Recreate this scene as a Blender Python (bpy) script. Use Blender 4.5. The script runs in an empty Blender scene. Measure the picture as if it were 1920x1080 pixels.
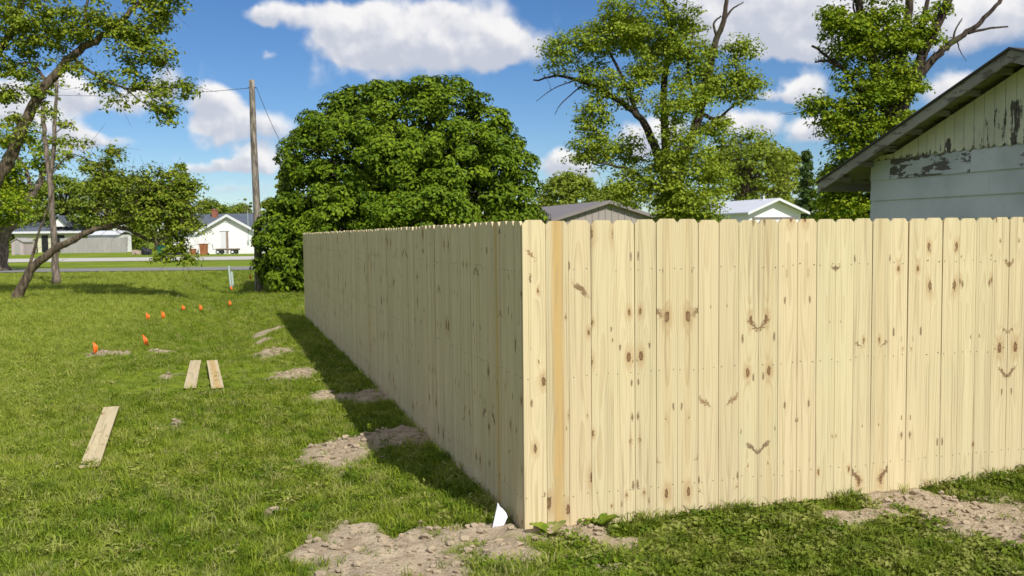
import bpy, math
import numpy as np
from mathutils import Vector, Matrix, Euler

rng = np.random.default_rng(11)
scene = bpy.context.scene
COL = scene.collection
R = math.radians

# ------------------------------------------------------------------ camera
F = 1696.05                       # focal length in photo pixels (1920 wide)
CAM = np.array([0.0, 0.0, 1.7692])
PITCH, ROLL = R(3.39), R(-0.635)
camd = bpy.data.cameras.new('camera')
camo = bpy.data.objects.new('camera', camd)
COL.objects.link(camo)
_m = Matrix.Rotation(math.pi / 2 - PITCH, 4, 'X') @ Matrix.Rotation(ROLL, 4, 'Z')
camo.matrix_world = Matrix.Translation(Vector(CAM)) @ _m
camd.sensor_width = 36.0
camd.lens = 36.0 * F / 1920
camd.clip_end = 3000
camd.dof.use_dof = True
camd.dof.focus_distance = 7.0
camd.dof.aperture_fstop = 4.5
scene.camera = camo
RM = np.array(_m.to_3x3())

# ------------------------------------------------------------------ light
SUN = np.array([1.12, -1.70, 1.85]); SUN /= np.linalg.norm(SUN)
SUN_EL = math.asin(SUN[2]); SUN_ROT = math.atan2(SUN[0], SUN[1])
sd = bpy.data.lights.new('sun', 'SUN'); sd.energy = 4.6; sd.angle = R(0.53); sd.color = (1.0, 0.965, 0.91)
so = bpy.data.objects.new('sun', sd); COL.objects.link(so)
so.rotation_euler = Vector(-SUN).to_track_quat('-Z', 'Y').to_euler()
so.location = (20, -30, 40)
scene.view_settings.view_transform = 'Standard'
scene.view_settings.look = 'None'
scene.view_settings.gamma = 1.0
scene.view_settings.exposure = 0.0
scene.view_settings.use_curve_mapping = False
scene.cycles.max_bounces = 5
scene.cycles.diffuse_bounces = 3
scene.cycles.transparent_max_bounces = 6

# ------------------------------------------------------------------ pixel helpers
def ray(px, py):
    return RM @ np.array([(px - 960) / F, (540 - py) / F, -1.0])

def at(px, py, Y):
    v = ray(px, py)
    return CAM + v * (Y / v[1])

# ------------------------------------------------------------------ node helpers
def N(nt, typ, ins=None, **props):
    n = nt.nodes.new(typ)
    for k, v in props.items():
        setattr(n, k, v)
    for k, v in (ins or {}).items():
        s = n.inputs[k]
        if isinstance(v, bpy.types.NodeSocket):
            nt.links.new(v, s)
        else:
            s.default_value = v
    return n

def MT(nt, op, a, b=None, c=None, clamp=False):
    ins = {0: a}
    if b is not None: ins[1] = b
    if c is not None: ins[2] = c
    return N(nt, 'ShaderNodeMath', ins, operation=op, use_clamp=clamp).outputs[0]

def SS(nt, v, lo, hi):
    return N(nt, 'ShaderNodeMapRange', {0: v, 1: lo, 2: hi}, interpolation_type='SMOOTHSTEP').outputs[0]

def MIX(nt, fac, a, b, blend='MIX'):
    n = nt.nodes.new('ShaderNodeMix'); n.data_type = 'RGBA'; n.blend_type = blend
    for idx, v in ((0, fac), (6, a), (7, b)):
        if isinstance(v, bpy.types.NodeSocket): nt.links.new(v, n.inputs[idx])
        else: n.inputs[idx].default_value = (v if idx == 0 else (*v, 1.0)) if not isinstance(v, (int, float)) or idx == 0 else v
    return n.outputs[2]

def NOISE(nt, vec, scale, detail=3.0, rough=0.55, dim='3D', dist=0.0):
    n = N(nt, 'ShaderNodeTexNoise', {'Scale': scale, 'Detail': detail, 'Roughness': rough, 'Distortion': dist}, noise_dimensions=dim)
    if vec is not None: nt.links.new(vec, n.inputs['Vector'])
    return n

def VSCALE(nt, vec, s):
    return N(nt, 'ShaderNodeVectorMath', {0: vec, 1: s}, operation='MULTIPLY').outputs[0]

def newmat(name):
    m = bpy.data.materials.new(name); m.use_nodes = True
    nt = m.node_tree
    b = nt.nodes['Principled BSDF']
    b.inputs['Specular IOR Level'].default_value = 0.3
    return m, nt, b

def L(nt, a, b): nt.links.new(a, b)

# ------------------------------------------------------------------ world: sky and clouds
world = bpy.data.worlds.new('World'); scene.world = world; world.use_nodes = True
nt = world.node_tree; nt.nodes.clear()
sky = N(nt, 'ShaderNodeTexSky', sky_type='NISHITA')
sky.sun_disc = False; sky.sun_elevation = SUN_EL; sky.sun_rotation = SUN_ROT
sky.air_density = 1.0; sky.dust_density = 0.0; sky.ozone_density = 6.0; sky.altitude = 300
tc = N(nt, 'ShaderNodeTexCoord').outputs['Generated']
wn = NOISE(nt, tc, 9.0, 5.0, 0.6)
wv = N(nt, 'ShaderNodeVectorMath', {0: wn.outputs['Color'], 1: (0.5, 0.5, 0.5)}, operation='SUBTRACT').outputs[0]
wv = N(nt, 'ShaderNodeVectorMath', {0: wv, 1: (0.045, 0.045, 0.045), 2: tc}, operation='MULTIPLY_ADD').outputs[0]
CLOUDS = [(655, 58, 90, 50, 1), (760, 72, 110, 66, 1), (875, 60, 90, 66, 1), (930, 85, 50, 45, .8), (530, 28, 80, 24, .55), (482, 38, 26, 16, .5),
          (1000, 85, 45, 40, .6), (495, 107, 20, 12, .35), (395, 205, 54, 32, 1), (300, 158, 40, 30, .8), (236, 175, 36, 30, .7), (145, 168, 44, 32, .9),
          (25, 185, 50, 38, 1), (462, 245, 92, 30, .7), (470, 300, 56, 26, 1), (405, 308, 50, 12, .6), (420, 352, 110, 18, .4), (125, 250, 42, 42, .9), (195, 262, 50, 18, .5),
          (1340, 15, 110, 66, .8), (1490, 20, 130, 72, 1), (1640, 40, 120, 54, .9), (1830, 30, 140, 56, 1), (1450, 86, 90, 22, .6),
          (1510, 158, 40, 34, .8), (1445, 178, 45, 12, .4), (1520, 252, 44, 30, .9), (1785, 165, 66, 34, .8), (1400, 228, 62, 24, .7), (1225, 255, 70, 34, .8),
          (1055, 308, 60, 30, .9), (1190, 190, 40, 20, .4)]
accA = accB = None
for (px, py, rx, ry, w) in CLOUDS:
    c = ray(px, py); c = c / np.linalg.norm(c)
    fw = Vector(c); rt = fw.cross(Vector((0, 0, 1))).normalized(); up = rt.cross(fw)
    rot = Matrix((rt, fw, up)).transposed().to_euler()
    mp = N(nt, 'ShaderNodeMapping', {'Vector': wv, 'Location': tuple(c), 'Rotation': tuple(rot), 'Scale': (rx / F * 1.34, 0.4, ry / F * 1.34)}, vector_type='TEXTURE').outputs[0]
    ln = N(nt, 'ShaderNodeVectorMath', {0: mp}, operation='LENGTH').outputs['Value']
    f = MT(nt, 'MULTIPLY_ADD', ln, -w, w)
    f = MT(nt, 'MAXIMUM', f, 0.0)
    z = N(nt, 'ShaderNodeSeparateXYZ', {0: mp}).outputs[2]
    accB = MT(nt, 'MULTIPLY', z, f) if accB is None else MT(nt, 'MULTIPLY_ADD', z, f, accB)
    accA = f if accA is None else MT(nt, 'ADD', accA, f)
sep = N(nt, 'ShaderNodeSeparateXYZ', {0: tc})
# rest of the sky: unseen cumulus, cover raised as fill for the shaded fence
gn = NOISE(nt, VSCALE(nt, tc, (1.0, 1.0, 2.0)), 3.4, 2.0, 0.5)
gg = MT(nt, 'MULTIPLY', SS(nt, gn.outputs[0], 0.42, 0.60), 0.9)
inview = SS(nt, sep.outputs[1], 0.74, 0.84)
gg = MT(nt, 'MULTIPLY', gg, MT(nt, 'SUBTRACT', 1.0, inview))
field = MT(nt, 'ADD', accA, gg)
vert = MT(nt, 'DIVIDE', accB, MT(nt, 'ADD', accA, 0.05))
dn = NOISE(nt, tc, 18.0, 6.0, 0.50)
dens = MT(nt, 'MULTIPLY_ADD', MT(nt, 'SUBTRACT', dn.outputs[0], 0.5), 1.0, field)
alpha = SS(nt, dens, 0.12, 0.50)
lit = NOISE(nt, N(nt, 'ShaderNodeVectorMath', {0: tc, 1: (0.006, -0.004, 0.012)}, operation='ADD').outputs[0], 18.0, 6.0, 0.50)
shade = MT(nt, 'MULTIPLY_ADD', vert, 0.75, MT(nt, 'MULTIPLY_ADD', MT(nt, 'SUBTRACT', dn.outputs[0], lit.outputs[0]), 2.4, 0.58))
shade = MT(nt, 'MULTIPLY_ADD', field, -0.13, shade)
cc = MIX(nt, SS(nt, shade, 0.1, 0.95), (0.60, 0.63, 0.72), (1.0, 0.98, 0.97))
skyc = N(nt, 'ShaderNodeHueSaturation', {'Hue': 0.505, 'Saturation': 1.15, 'Color': sky.outputs[0]}).outputs[0]
bg1 = N(nt, 'ShaderNodeBackground', {'Color': skyc, 'Strength': 0.098})
bg2 = N(nt, 'ShaderNodeBackground', {'Color': cc, 'Strength': 0.98})
above = SS(nt, sep.outputs[2], 0.0, 0.06)
mxs = N(nt, 'ShaderNodeMixShader', {0: MT(nt, 'MULTIPLY', MT(nt, 'MULTIPLY', alpha, 0.95), above), 1: bg1.outputs[0], 2: bg2.outputs[0]})
wo = N(nt, 'ShaderNodeOutputWorld'); L(nt, mxs.outputs[0], wo.inputs[0])
world.cycles.sampling_method = 'MANUAL'; world.cycles.sample_map_resolution = 512

# ------------------------------------------------------------------ mesh helpers
class MB:
    """collects vertices and faces, then links them as one mesh object"""
    def __init__(s): s.v = []; s.f = []; s.n = 0; s.att = []; s.mi = []
    def add(s, V, faces, att=None, mi=0):
        V = np.asarray(V, float).reshape(-1, 3)
        for fa in faces if isinstance(faces, list) else [faces]:
            fa = np.asarray(fa, int)
            s.f.append(fa + s.n); s.mi.append(mi)
        s.v.append(V); s.n += len(V)
        s.att.append(np.zeros(len(V)) if att is None else np.broadcast_to(np.asarray(att, float), (len(V),)))
    def box(s, lo, hi, M=None, **k):
        x0, y0, z0 = lo; x1, y1, z1 = hi
        V = np.array([[x0,y0,z0],[x1,y0,z0],[x1,y1,z0],[x0,y1,z0],[x0,y0,z1],[x1,y0,z1],[x1,y1,z1],[x0,y1,z1]], float)
        if M is not None: V = np.array([M @ Vector(p) for p in V])
        s.add(V, np.array([[0,3,2,1],[4,5,6,7],[0,1,5,4],[1,2,6,5],[2,3,7,6],[3,0,4,7]]), **k)
    def prism(s, poly, a, b, f, **k):
        """poly 2D (u,w) extruded between depths a and b; f(u, depth, w) -> point"""
        n = len(poly)
        V = [f(u, a, w) for u, w in poly] + [f(u, b, w) for u, w in poly]
        sides = np.array([[i, (i+1) % n, (i+1) % n + n, i + n] for i in range(n)])
        s.add(V, [np.array([list(range(n))[::-1]]), np.array([list(range(n, 2*n))]), sides], **k)
    def tube(s, pts, rad, k=7, cap=True, **kw):
        pts = np.asarray(pts, float); n = len(pts); rad = np.broadcast_to(np.asarray(rad, float), (n,))
        t = np.gradient(pts, axis=0); t /= np.linalg.norm(t, axis=1)[:, None] + 1e-9
        ref = np.array([0.31, 0.9, 0.2]) if abs(t[0][2]) > .5 else np.array([0.1, 0.2, 1.0])
        a = np.cross(t, ref); a /= np.linalg.norm(a, axis=1)[:, None] + 1e-9
        b = np.cross(t, a)
        th = np.linspace(0, 2*np.pi, k, endpoint=False)
        V = pts[:, None, :] + rad[:, None, None] * (np.cos(th)[None, :, None] * a[:, None, :] + np.sin(th)[None, :, None] * b[:, None, :])
        i = np.arange(n - 1)[:, None] * k; j = np.arange(k)[None, :]; j2 = (j + 1) % k
        fa = np.stack([i + j, i + j2, i + k + j2, i + k + j], -1).reshape(-1, 4)
        fs = [fa]
        if cap: fs += [np.array([list(range(k))[::-1]]), np.array([[(n-1)*k + q for q in range(k)]])]
        s.add(V.reshape(-1, 3), fs, **kw)
    def mesh(s, name, origin=(0, 0, 0), smooth=False, attr=None):
        V = np.concatenate(s.v) - np.asarray(origin, float)
        me = bpy.data.meshes.new(name)
        me.vertices.add(len(V)); me.vertices.foreach_set('co', V.astype(np.float32).ravel())
        loops = np.concatenate([f.ravel() for f in s.f]).astype(np.int32)
        tot = np.concatenate([np.full(len(f), f.shape[1]) for f in s.f]).astype(np.int32)
        mi = np.concatenate([np.full(len(f), m) for f, m in zip(s.f, s.mi)]).astype(np.int32)
        st = np.concatenate([[0], np.cumsum(tot)[:-1]]).astype(np.int32)
        me.loops.add(len(loops)); me.loops.foreach_set('vertex_index', loops)
        me.polygons.add(len(tot)); me.polygons.foreach_set('loop_start', st); me.polygons.foreach_set('loop_total', tot)
        me.polygons.foreach_set('material_index', mi)
        me.polygons.foreach_set('use_smooth', np.full(len(tot), smooth))
        if attr:
            a = me.attributes.new(attr, 'FLOAT', 'POINT')
            a.data.foreach_set('value', np.concatenate(s.att).astype(np.float32))
        me.update(calc_edges=True); me.validate()
        return me
    def build(s, name, mat, parent=None, smooth=False, attr=None, origin=None):
        o0 = np.array(parent_origin(parent)) if parent is not None else (np.zeros(3) if origin is None else np.asarray(origin, float))
        return link(name, s.mesh(name, o0, smooth, attr), mat, parent, None if parent is not None else o0)

def parent_origin(p):
    o = np.zeros(3)
    while p is not None:
        o += np.array(p.location); p = p.parent
    return o

def link(name, me, mat, parent=None, loc=None):
    o = bpy.data.objects.new(name, me); COL.objects.link(o)
    for m in (mat if isinstance(mat, (list, tuple)) else [mat]):
        if len(me.materials) < (len(mat) if isinstance(mat, (list, tuple)) else 1): me.materials.append(m)
    if parent is not None: o.parent = parent
    if loc is not None: o.location = loc
    return o

def tag(o, label, cat, group=None, kind=None):
    if label: o['label'] = label
    if cat: o['category'] = cat
    if group: o['group'] = group
    if kind: o['kind'] = kind
    return o

def thing(name, label, cat, loc, group=None):
    o = bpy.data.objects.new(name, None); COL.objects.link(o); o.location = loc
    o.empty_display_size = 0.2
    return tag(o, label, cat, group)

# value noise in numpy, for terrain and masks
_H = rng.random((256, 256))
def vnoise(x, y):
    xi = np.floor(x).astype(int); yi = np.floor(y).astype(int); fx = x - xi; fy = y - yi
    fx = fx*fx*(3-2*fx); fy = fy*fy*(3-2*fy)
    h = lambda a, b: _H[a % 256, b % 256]
    return (h(xi,yi)*(1-fx)+h(xi+1,yi)*fx)*(1-fy) + (h(xi,yi+1)*(1-fx)+h(xi+1,yi+1)*fx)*fy
def fbm(x, y, o=4):
    s = 0; a = .5; t = 0
    for k in range(o):
        s = s + a*vnoise(x*2**k + 17.3*k, y*2**k + 5.1*k); t += a; a *= .5
    return s/t - .5
def sstep(x, a, b):
    t = np.clip((x-a)/(b-a), 0, 1); return t*t*(3-2*t)

# ------------------------------------------------------------------ fence line
ANG = R(17.505)
CO = np.array([0.0583, 5.2163])
RV = np.array([math.cos(ANG), math.sin(ANG)]); LV = np.array([-RV[1], RV[0]])
PITCHW = 0.1427
N_RIGHT, N_LEFT = 40, 108
def fence_uv(x, y):
    return (x-CO[0])*RV[0] + (y-CO[1])*RV[1], (x-CO[0])*LV[0] + (y-CO[1])*LV[1]

# bare earth patches: pixel centre and half sizes in the photo -> ellipses on the ground
def flat_gnd(px, py):
    v = ray(px, py); return CAM + v * (-CAM[2] / v[2])
DIRT = []
for (px, py, rx, ry) in [(500, 617, 20, 7), (492, 634, 16, 5), (513, 660, 36, 9), (548, 703, 36, 10), (640, 850, 74, 34), (740, 828, 90, 16),
                         (640, 1030, 90, 40), (770, 1030, 110, 42), (700, 1075, 120, 30), (900, 1000, 80, 24), (960, 1040, 70, 18), (1060, 1005, 110, 16), (1130, 1070, 40, 10),
                         (830, 1070, 70, 20), (1140, 1018, 55, 9), (1620, 975, 60, 14), (1730, 945, 110, 28), (1850, 975, 120, 46), (1920, 1010, 70, 30), (1780, 985, 60, 22),
                         (205, 662, 38, 3.5), (308, 653, 15, 4), (310, 797, 18, 8), (318, 704, 10, 6), (520, 968, 14, 6), (610, 745, 34, 12), (690, 745, 60, 12)]:
    g = flat_gnd(px, py); d = g[1]
    DIRT.append((g[0], g[1], rx*d/F, ry*d*d/(F*CAM[2])))
def dirt_mask(x, y):
    m = np.zeros_like(x)
    wx = x + 0.34*fbm(x*3.1, y*3.1, 5); wy = y + 0.55*fbm(x*3.1+40, y*3.1+9, 5)
    for (cx, cy, rx, ry) in DIRT:
        q = np.sqrt(((wx-cx)/rx)**2 + ((wy-cy)/ry)**2)
        m = np.maximum(m, sstep(q + .9*fbm(x*7+3, y*7, 3), 1.25, 0.7))
    return m

def gz(x, y, dm=None):
    x = np.asarray(x, float); y = np.asarray(y, float)
    u, v = fence_uv(x, y)
    sw = -0.30*np.exp(-((u+1.9)/0.95)**2)*sstep(y, 11, 21)*(1-sstep(y, 38, 46))
    und = 0.10*fbm(x*.35, y*.35, 2)*sstep(np.abs(u), .3, 2.0)*sstep(y, 3, 9)*(1-sstep(y, 40, 50))
    far = sstep(y, 48, 60)*0
    z = sw + und + far
    if dm is None: dm = dirt_mask(x, y) if np.ndim(x) else 0.0
    near = (1-sstep(y, 22, 30))
    z = z + near*(dm*(0.016 + 0.05*fbm(x*4, y*4, 3) + 0.13*np.abs(fbm(x*9, y*9, 4))) + (1-dm)*0.03*fbm(x*2.3, y*2.3, 3))
    # the ground swells a little where it meets the fence to the right
    z = z + 0.05*sstep(u, 3.0, 3.6)*np.exp(-((v+.15)/.35)**2)
    return z

def g1(x, y): return float(gz(np.array([float(x)]), np.array([float(y)]))[0])
def gnd(px, py):
    p = flat_gnd(px, py)
    for _ in range(4):
        v = ray(px, py); p = CAM + v*((g1(p[0], p[1]) - CAM[2])/v[2])
    return p

# ------------------------------------------------------------------ materials
def attr_node(nt, name, typ='GEOMETRY'):
    return N(nt, 'ShaderNodeAttribute', attribute_name=name, attribute_type=typ)

def mat_plain(name, col, rough=0.7, var=0.12, scale=6.0, bump=0.0, spec=0.3, stretch=(1, 1, 1), metal=0.0):
    m, nt, b = newmat(name)
    oc = N(nt, 'ShaderNodeTexCoord').outputs['Object']
    n1 = NOISE(nt, VSCALE(nt, oc, stretch), scale, 6.0, 0.6)
    n2 = NOISE(nt, VSCALE(nt, oc, stretch), scale*0.17, 3.0)
    f = MT(nt, 'ADD', MT(nt, 'MULTIPLY_ADD', n1.outputs[0], var*2, 1-var), MT(nt, 'MULTIPLY_ADD', n2.outputs[0], var*2, -var))
    c = N(nt, 'ShaderNodeVectorMath', {0: (*col,), 3: f}, operation='SCALE').outputs[0]
    L(nt, c, b.inputs['Base Color'])
    b.inputs['Roughness'].default_value = rough; b.inputs['Specular IOR Level'].default_value = spec; b.inputs['Metallic'].default_value = metal
    if bump:
        bp = N(nt, 'ShaderNodeBump', {'Strength': 0.6, 'Distance': bump, 'Height': n1.outputs[0]})
        L(nt, bp.outputs[0], b.inputs['Normal'])
    return m

def mat_wood():
    m, nt, b = newmat('pine_board')
    oc = N(nt, 'ShaderNodeTexCoord').outputs['Object']
    sx = N(nt, 'ShaderNodeSeparateXYZ', {0: oc})
    seed = attr_node(nt, 'seed', 'OBJECT').outputs['Fac']; flip = attr_node(nt, 'flip', 'OBJECT').outputs['Fac']
    tint = attr_node(nt, 'tint', 'OBJECT').outputs['Fac']; heart = attr_node(nt, 'heart', 'OBJECT').outputs['Fac']
    x = MT(nt, 'MULTIPLY', sx.outputs[0], flip); z = MT(nt, 'MULTIPLY_ADD', seed, 7.31, sx.outputs[2])
    xo = MT(nt, 'MULTIPLY_ADD', seed, 3.17, x)
    # knots
    kv = N(nt, 'ShaderNodeCombineXYZ', {0: MT(nt, 'MULTIPLY', xo, 6.5), 1: MT(nt, 'MULTIPLY', z, 2.9), 2: 0.0}).outputs[0]
    kw = NOISE(nt, VSCALE(nt, kv, (1, 2.4, 1)), 9.0, 2.0)
    kv2 = N(nt, 'ShaderNodeVectorMath', {0: N(nt, 'ShaderNodeVectorMath', {0: kw.outputs['Color'], 1: (.5, .5, .5)}, operation='SUBTRACT').outputs[0], 1: (.13, .13, 0), 2: kv}, operation='MULTIPLY_ADD').outputs[0]
    vo = N(nt, 'ShaderNodeTexVoronoi', {'Vector': kv2, 'Scale': 1.0, 'Randomness': 1.0}, voronoi_dimensions='2D', feature='F1')
    kc = N(nt, 'ShaderNodeSeparateXYZ', {0: vo.outputs['Color']})
    has = SS(nt, kc.outputs[0], 0.54, 0.57)
    size = MT(nt, 'MULTIPLY_ADD', MT(nt, 'POWER', kc.outputs[1], 1.6), 0.105, 0.022)
    kd = MT(nt, 'DIVIDE', vo.outputs['Distance'], size)
    knot = MT(nt, 'MULTIPLY', SS(nt, kd, 1.15, 0.7), has)
    halo = MT(nt, 'MULTIPLY', SS(nt, kd, 3.6, 0.8), has)
    bend = MT(nt, 'MULTIPLY', MT(nt, 'POWER', 2.718, MT(nt, 'MULTIPLY', kd, -0.55)), has)
    # growth rings of a flat-sawn board
    zn = N(nt, 'ShaderNodeCombineXYZ', {0: MT(nt, 'MULTIPLY', seed, 5.0), 1: 0.0, 2: MT(nt, 'MULTIPLY', z, 0.55)}).outputs[0]
    dn = NOISE(nt, zn, 1.0, 2.0)
    dcol = N(nt, 'ShaderNodeSeparateXYZ', {0: dn.outputs['Color']})
    xc = MT(nt, 'MULTIPLY_ADD', dcol.outputs[0], 0.16, -0.08)
    dx = MT(nt, 'SUBTRACT', x, xc)
    dd = MT(nt, 'MULTIPLY', dcol.outputs[1], 0.11)
    rr = MT(nt, 'SQRT', MT(nt, 'ADD', MT(nt, 'MULTIPLY', dx, dx), MT(nt, 'MULTIPLY', dd, dd)))
    fv = N(nt, 'ShaderNodeCombineXYZ', {0: MT(nt, 'MULTIPLY', xo, 30.0), 1: 0.0, 2: MT(nt, 'MULTIPLY', z, 2.5)}).outputs[0]
    wob = NOISE(nt, fv, 1.0, 2.0)
    rr = MT(nt, 'ADD', rr, MT(nt, 'MULTIPLY', wob.outputs[0], 0.006))
    rr = MT(nt, 'MULTIPLY_ADD', bend, 0.028, rr)
    ph = MT(nt, 'FRACT', MT(nt, 'MULTIPLY', rr, 95.0))
    ring = MT(nt, 'MULTIPLY', SS(nt, ph, 0.25, 0.86), SS(nt, ph, 1.0, 0.90))
    ff = N(nt, 'ShaderNodeCombineXYZ', {0: MT(nt, 'MULTIPLY', xo, 420.0), 1: 0.0, 2: MT(nt, 'MULTIPLY', z, 5.0)}).outputs[0]
    fib = NOISE(nt, ff, 1.0, 3.0)
    band = NOISE(nt, N(nt, 'ShaderNodeCombineXYZ', {0: MT(nt, 'MULTIPLY', xo, 26.0), 1: 3.0, 2: MT(nt, 'MULTIPLY', z, 0.7)}).outputs[0], 1.0, 2.0)
    base = MIX(nt, tint, (0.715, 0.575, 0.345), (0.665, 0.585, 0.34))
    base = MIX(nt, SS(nt, band.outputs[0], 0.5, 0.75), base, (0.58, 0.495, 0.295))
    # a heartwood streak on some boards
    hs = MT(nt, 'MULTIPLY', MT(nt, 'MULTIPLY', SS(nt, MT(nt, 'ABSOLUTE', MT(nt, 'ADD', x, MT(nt, 'MULTIPLY_ADD', dcol.outputs[2], .07, -.035))), 0.052, 0.012), heart), MT(nt, 'MULTIPLY_ADD', band.outputs[0], .6, .6))
    base = MIX(nt, hs, base, (0.62, 0.40, 0.14))
    # treatment stain: faint green clouds
    gs = NOISE(nt, N(nt, 'ShaderNodeCombineXYZ', {0: MT(nt, 'MULTIPLY', xo, 4.0), 1: 8.0, 2: MT(nt, 'MULTIPLY', z, 1.3)}).outputs[0], 1.0, 3.0)
    base = MIX(nt, MT(nt, 'MULTIPLY', SS(nt, gs.outputs[0], 0.56, 0.78), 0.5), base, (0.53, 0.53, 0.30))
    c = MIX(nt, MT(nt, 'MULTIPLY', ring, MT(nt, 'MULTIPLY_ADD', SS(nt, band.outputs[0], .35, .65), .38, .16)), base, (0.47, 0.335, 0.165))
    c = MIX(nt, MT(nt, 'MULTIPLY', SS(nt, fib.outputs[0], 0.42, 0.75), 0.22), c, (0.50, 0.38, 0.20))
    c = MIX(nt, MT(nt, 'MULTIPLY', halo, 0.5), c, (0.45, 0.27, 0.11))
    kcol = MIX(nt, SS(nt, kd, 0.75, 0.25), (0.11, 0.05, 0.02), (0.26, 0.135, 0.055))
    c = MIX(nt, MT(nt, 'MULTIPLY', knot, 0.9), c, kcol)
    # spike knots: slanting streaks that make chevrons on book-matched pairs
    zs = MT(nt, 'MULTIPLY_ADD', x, 0.75, z)
    sv = N(nt, 'ShaderNodeCombineXYZ', {0: MT(nt, 'MULTIPLY', xo, 4.2), 1: MT(nt, 'MULTIPLY', zs, 2.1), 2: 0.0}).outputs[0]
    sv = N(nt, 'ShaderNodeVectorMath', {0: N(nt, 'ShaderNodeVectorMath', {0: kw.outputs['Color'], 1: (.5, .5, .5)}, operation='SUBTRACT').outputs[0], 1: (.30, .16, 0), 2: sv}, operation='MULTIPLY_ADD').outputs[0]
    v2 = N(nt, 'ShaderNodeTexVoronoi', {'Vector': sv, 'Scale': 1.0, 'Randomness': 1.0}, voronoi_dimensions='2D', feature='F1')
    dv = N(nt, 'ShaderNodeSeparateXYZ', {0: N(nt, 'ShaderNodeVectorMath', {0: sv, 1: v2.outputs['Position']}, operation='SUBTRACT').outputs[0]})
    k2 = N(nt, 'ShaderNodeSeparateXYZ', {0: v2.outputs['Color']})
    e2 = MT(nt, 'SQRT', MT(nt, 'ADD', MT(nt, 'POWER', MT(nt, 'MULTIPLY', dv.outputs[0], 6.0), 2.0), MT(nt, 'POWER', MT(nt, 'MULTIPLY', dv.outputs[1], 32.0), 2.0)))
    sp = MT(nt, 'MULTIPLY', SS(nt, MT(nt, 'MULTIPLY', e2, MT(nt, 'MULTIPLY_ADD', k2.outputs[2], 1.1, .55)), 1.25, 0.45), SS(nt, k2.outputs[0], .66, .70))
    c = MIX(nt, MT(nt, 'MULTIPLY', sp, 0.85), c, MIX(nt, k2.outputs[1], (0.30, 0.16, 0.06), (0.13, 0.065, 0.03)))
    # small pin knots
    pv = N(nt, 'ShaderNodeCombineXYZ', {0: MT(nt, 'MULTIPLY', xo, 13.0), 1: MT(nt, 'MULTIPLY', z, 4.2), 2: 0.0}).outputs[0]
    pv = N(nt, 'ShaderNodeVectorMath', {0: N(nt, 'ShaderNodeVectorMath', {0: kw.outputs['Color'], 1: (.5, .5, .5)}, operation='SUBTRACT').outputs[0], 1: (.2, .2, 0), 2: pv}, operation='MULTIPLY_ADD').outputs[0]
    v3 = N(nt, 'ShaderNodeTexVoronoi', {'Vector': pv, 'Scale': 1.0, 'Randomness': 1.0}, voronoi_dimensions='2D', feature='F1')
    k3 = N(nt, 'ShaderNodeSeparateXYZ', {0: v3.outputs['Color']})
    pk = MT(nt, 'MULTIPLY', SS(nt, MT(nt, 'DIVIDE', v3.outputs['Distance'], MT(nt, 'MULTIPLY_ADD', k3.outputs[1], .10, .03)), 1.3, .5), SS(nt, k3.outputs[0], .80, .84))
    c = MIX(nt, MT(nt, 'MULTIPLY', pk, .8), c, (0.16, 0.085, 0.04))
    # long grey-brown growth streaks
    lg = NOISE(nt, N(nt, 'ShaderNodeCombineXYZ', {0: MT(nt, 'MULTIPLY', xo, 55.0), 1: 14.0, 2: MT(nt, 'MULTIPLY', z, 0.9)}).outputs[0], 1.0, 2.0)
    c = MIX(nt, MT(nt, 'MULTIPLY', SS(nt, lg.outputs[0], .56, .70), .55), c, (0.36, 0.27, 0.16))
    ov = N(nt, 'ShaderNodeObjectInfo').outputs['Random']
    c = N(nt, 'ShaderNodeVectorMath', {0: c, 3: MT(nt, 'MULTIPLY_ADD', ov, .12, .875)}, operation='SCALE').outputs[0]
    L(nt, c, b.inputs['Base Color'])
    b.inputs['Roughness'].default_value = 0.62; b.inputs['Specular IOR Level'].default_value = 0.25
    hgt = MT(nt, 'ADD', MT(nt, 'MULTIPLY', fib.outputs[0], 0.5), MT(nt, 'MULTIPLY', ring, 0.5))
    bp = N(nt, 'ShaderNodeBump', {'Strength': 0.35, 'Distance': 0.001, 'Height': hgt})
    L(nt, bp.outputs[0], b.inputs['Normal'])
    return m

def mat_leaf(name, ca, cb, trans=0.35):
    m, nt, b = newmat(name)
    a = attr_node(nt, 'tone').outputs['Fac']
    c = MIX(nt, a, ca, cb)
    L(nt, c, b.inputs['Base Color']); b.inputs['Roughness'].default_value = 0.55; b.inputs['Specular IOR Level'].default_value = 0.14
    tr = N(nt, 'ShaderNodeBsdfTranslucent')
    tcol = N(nt, 'ShaderNodeVectorMath', {0: c, 1: (1.25, 1.2, 0.5)}, operation='MULTIPLY').outputs[0]
    L(nt, tcol, tr.inputs[0])
    mx = N(nt, 'ShaderNodeMixShader', {0: trans, 1: b.outputs[0], 2: tr.outputs[0]})
    L(nt, mx.outputs[0], nt.nodes['Material Output'].inputs[0])
    return m

def mat_bark(name, col):
    m, nt, b = newmat(name)
    oc = N(nt, 'ShaderNodeTexCoord').outputs['Object']
    n1 = NOISE(nt, VSCALE(nt, oc, (14, 14, 2.5)), 1.0, 5.0, 0.65)
    n2 = NOISE(nt, oc, 1.3, 3.0)
    c = MIX(nt, SS(nt, n1.outputs[0], .35, .68), tuple(q*.35 for q in col), tuple(q*1.25 for q in col))
    c = MIX(nt, MT(nt, 'MULTIPLY', SS(nt, n2.outputs[0], .5, .7), .4), c, (0.10, 0.105, 0.05))
    L(nt, c, b.inputs['Base Color']); b.inputs['Roughness'].default_value = 0.9; b.inputs['Specular IOR Level'].default_value = .15
    bp = N(nt, 'ShaderNodeBump', {'Strength': 0.8, 'Distance': 0.03, 'Height': n1.outputs[0]}); L(nt, bp.outputs[0], b.inputs['Normal'])
    return m

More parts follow.
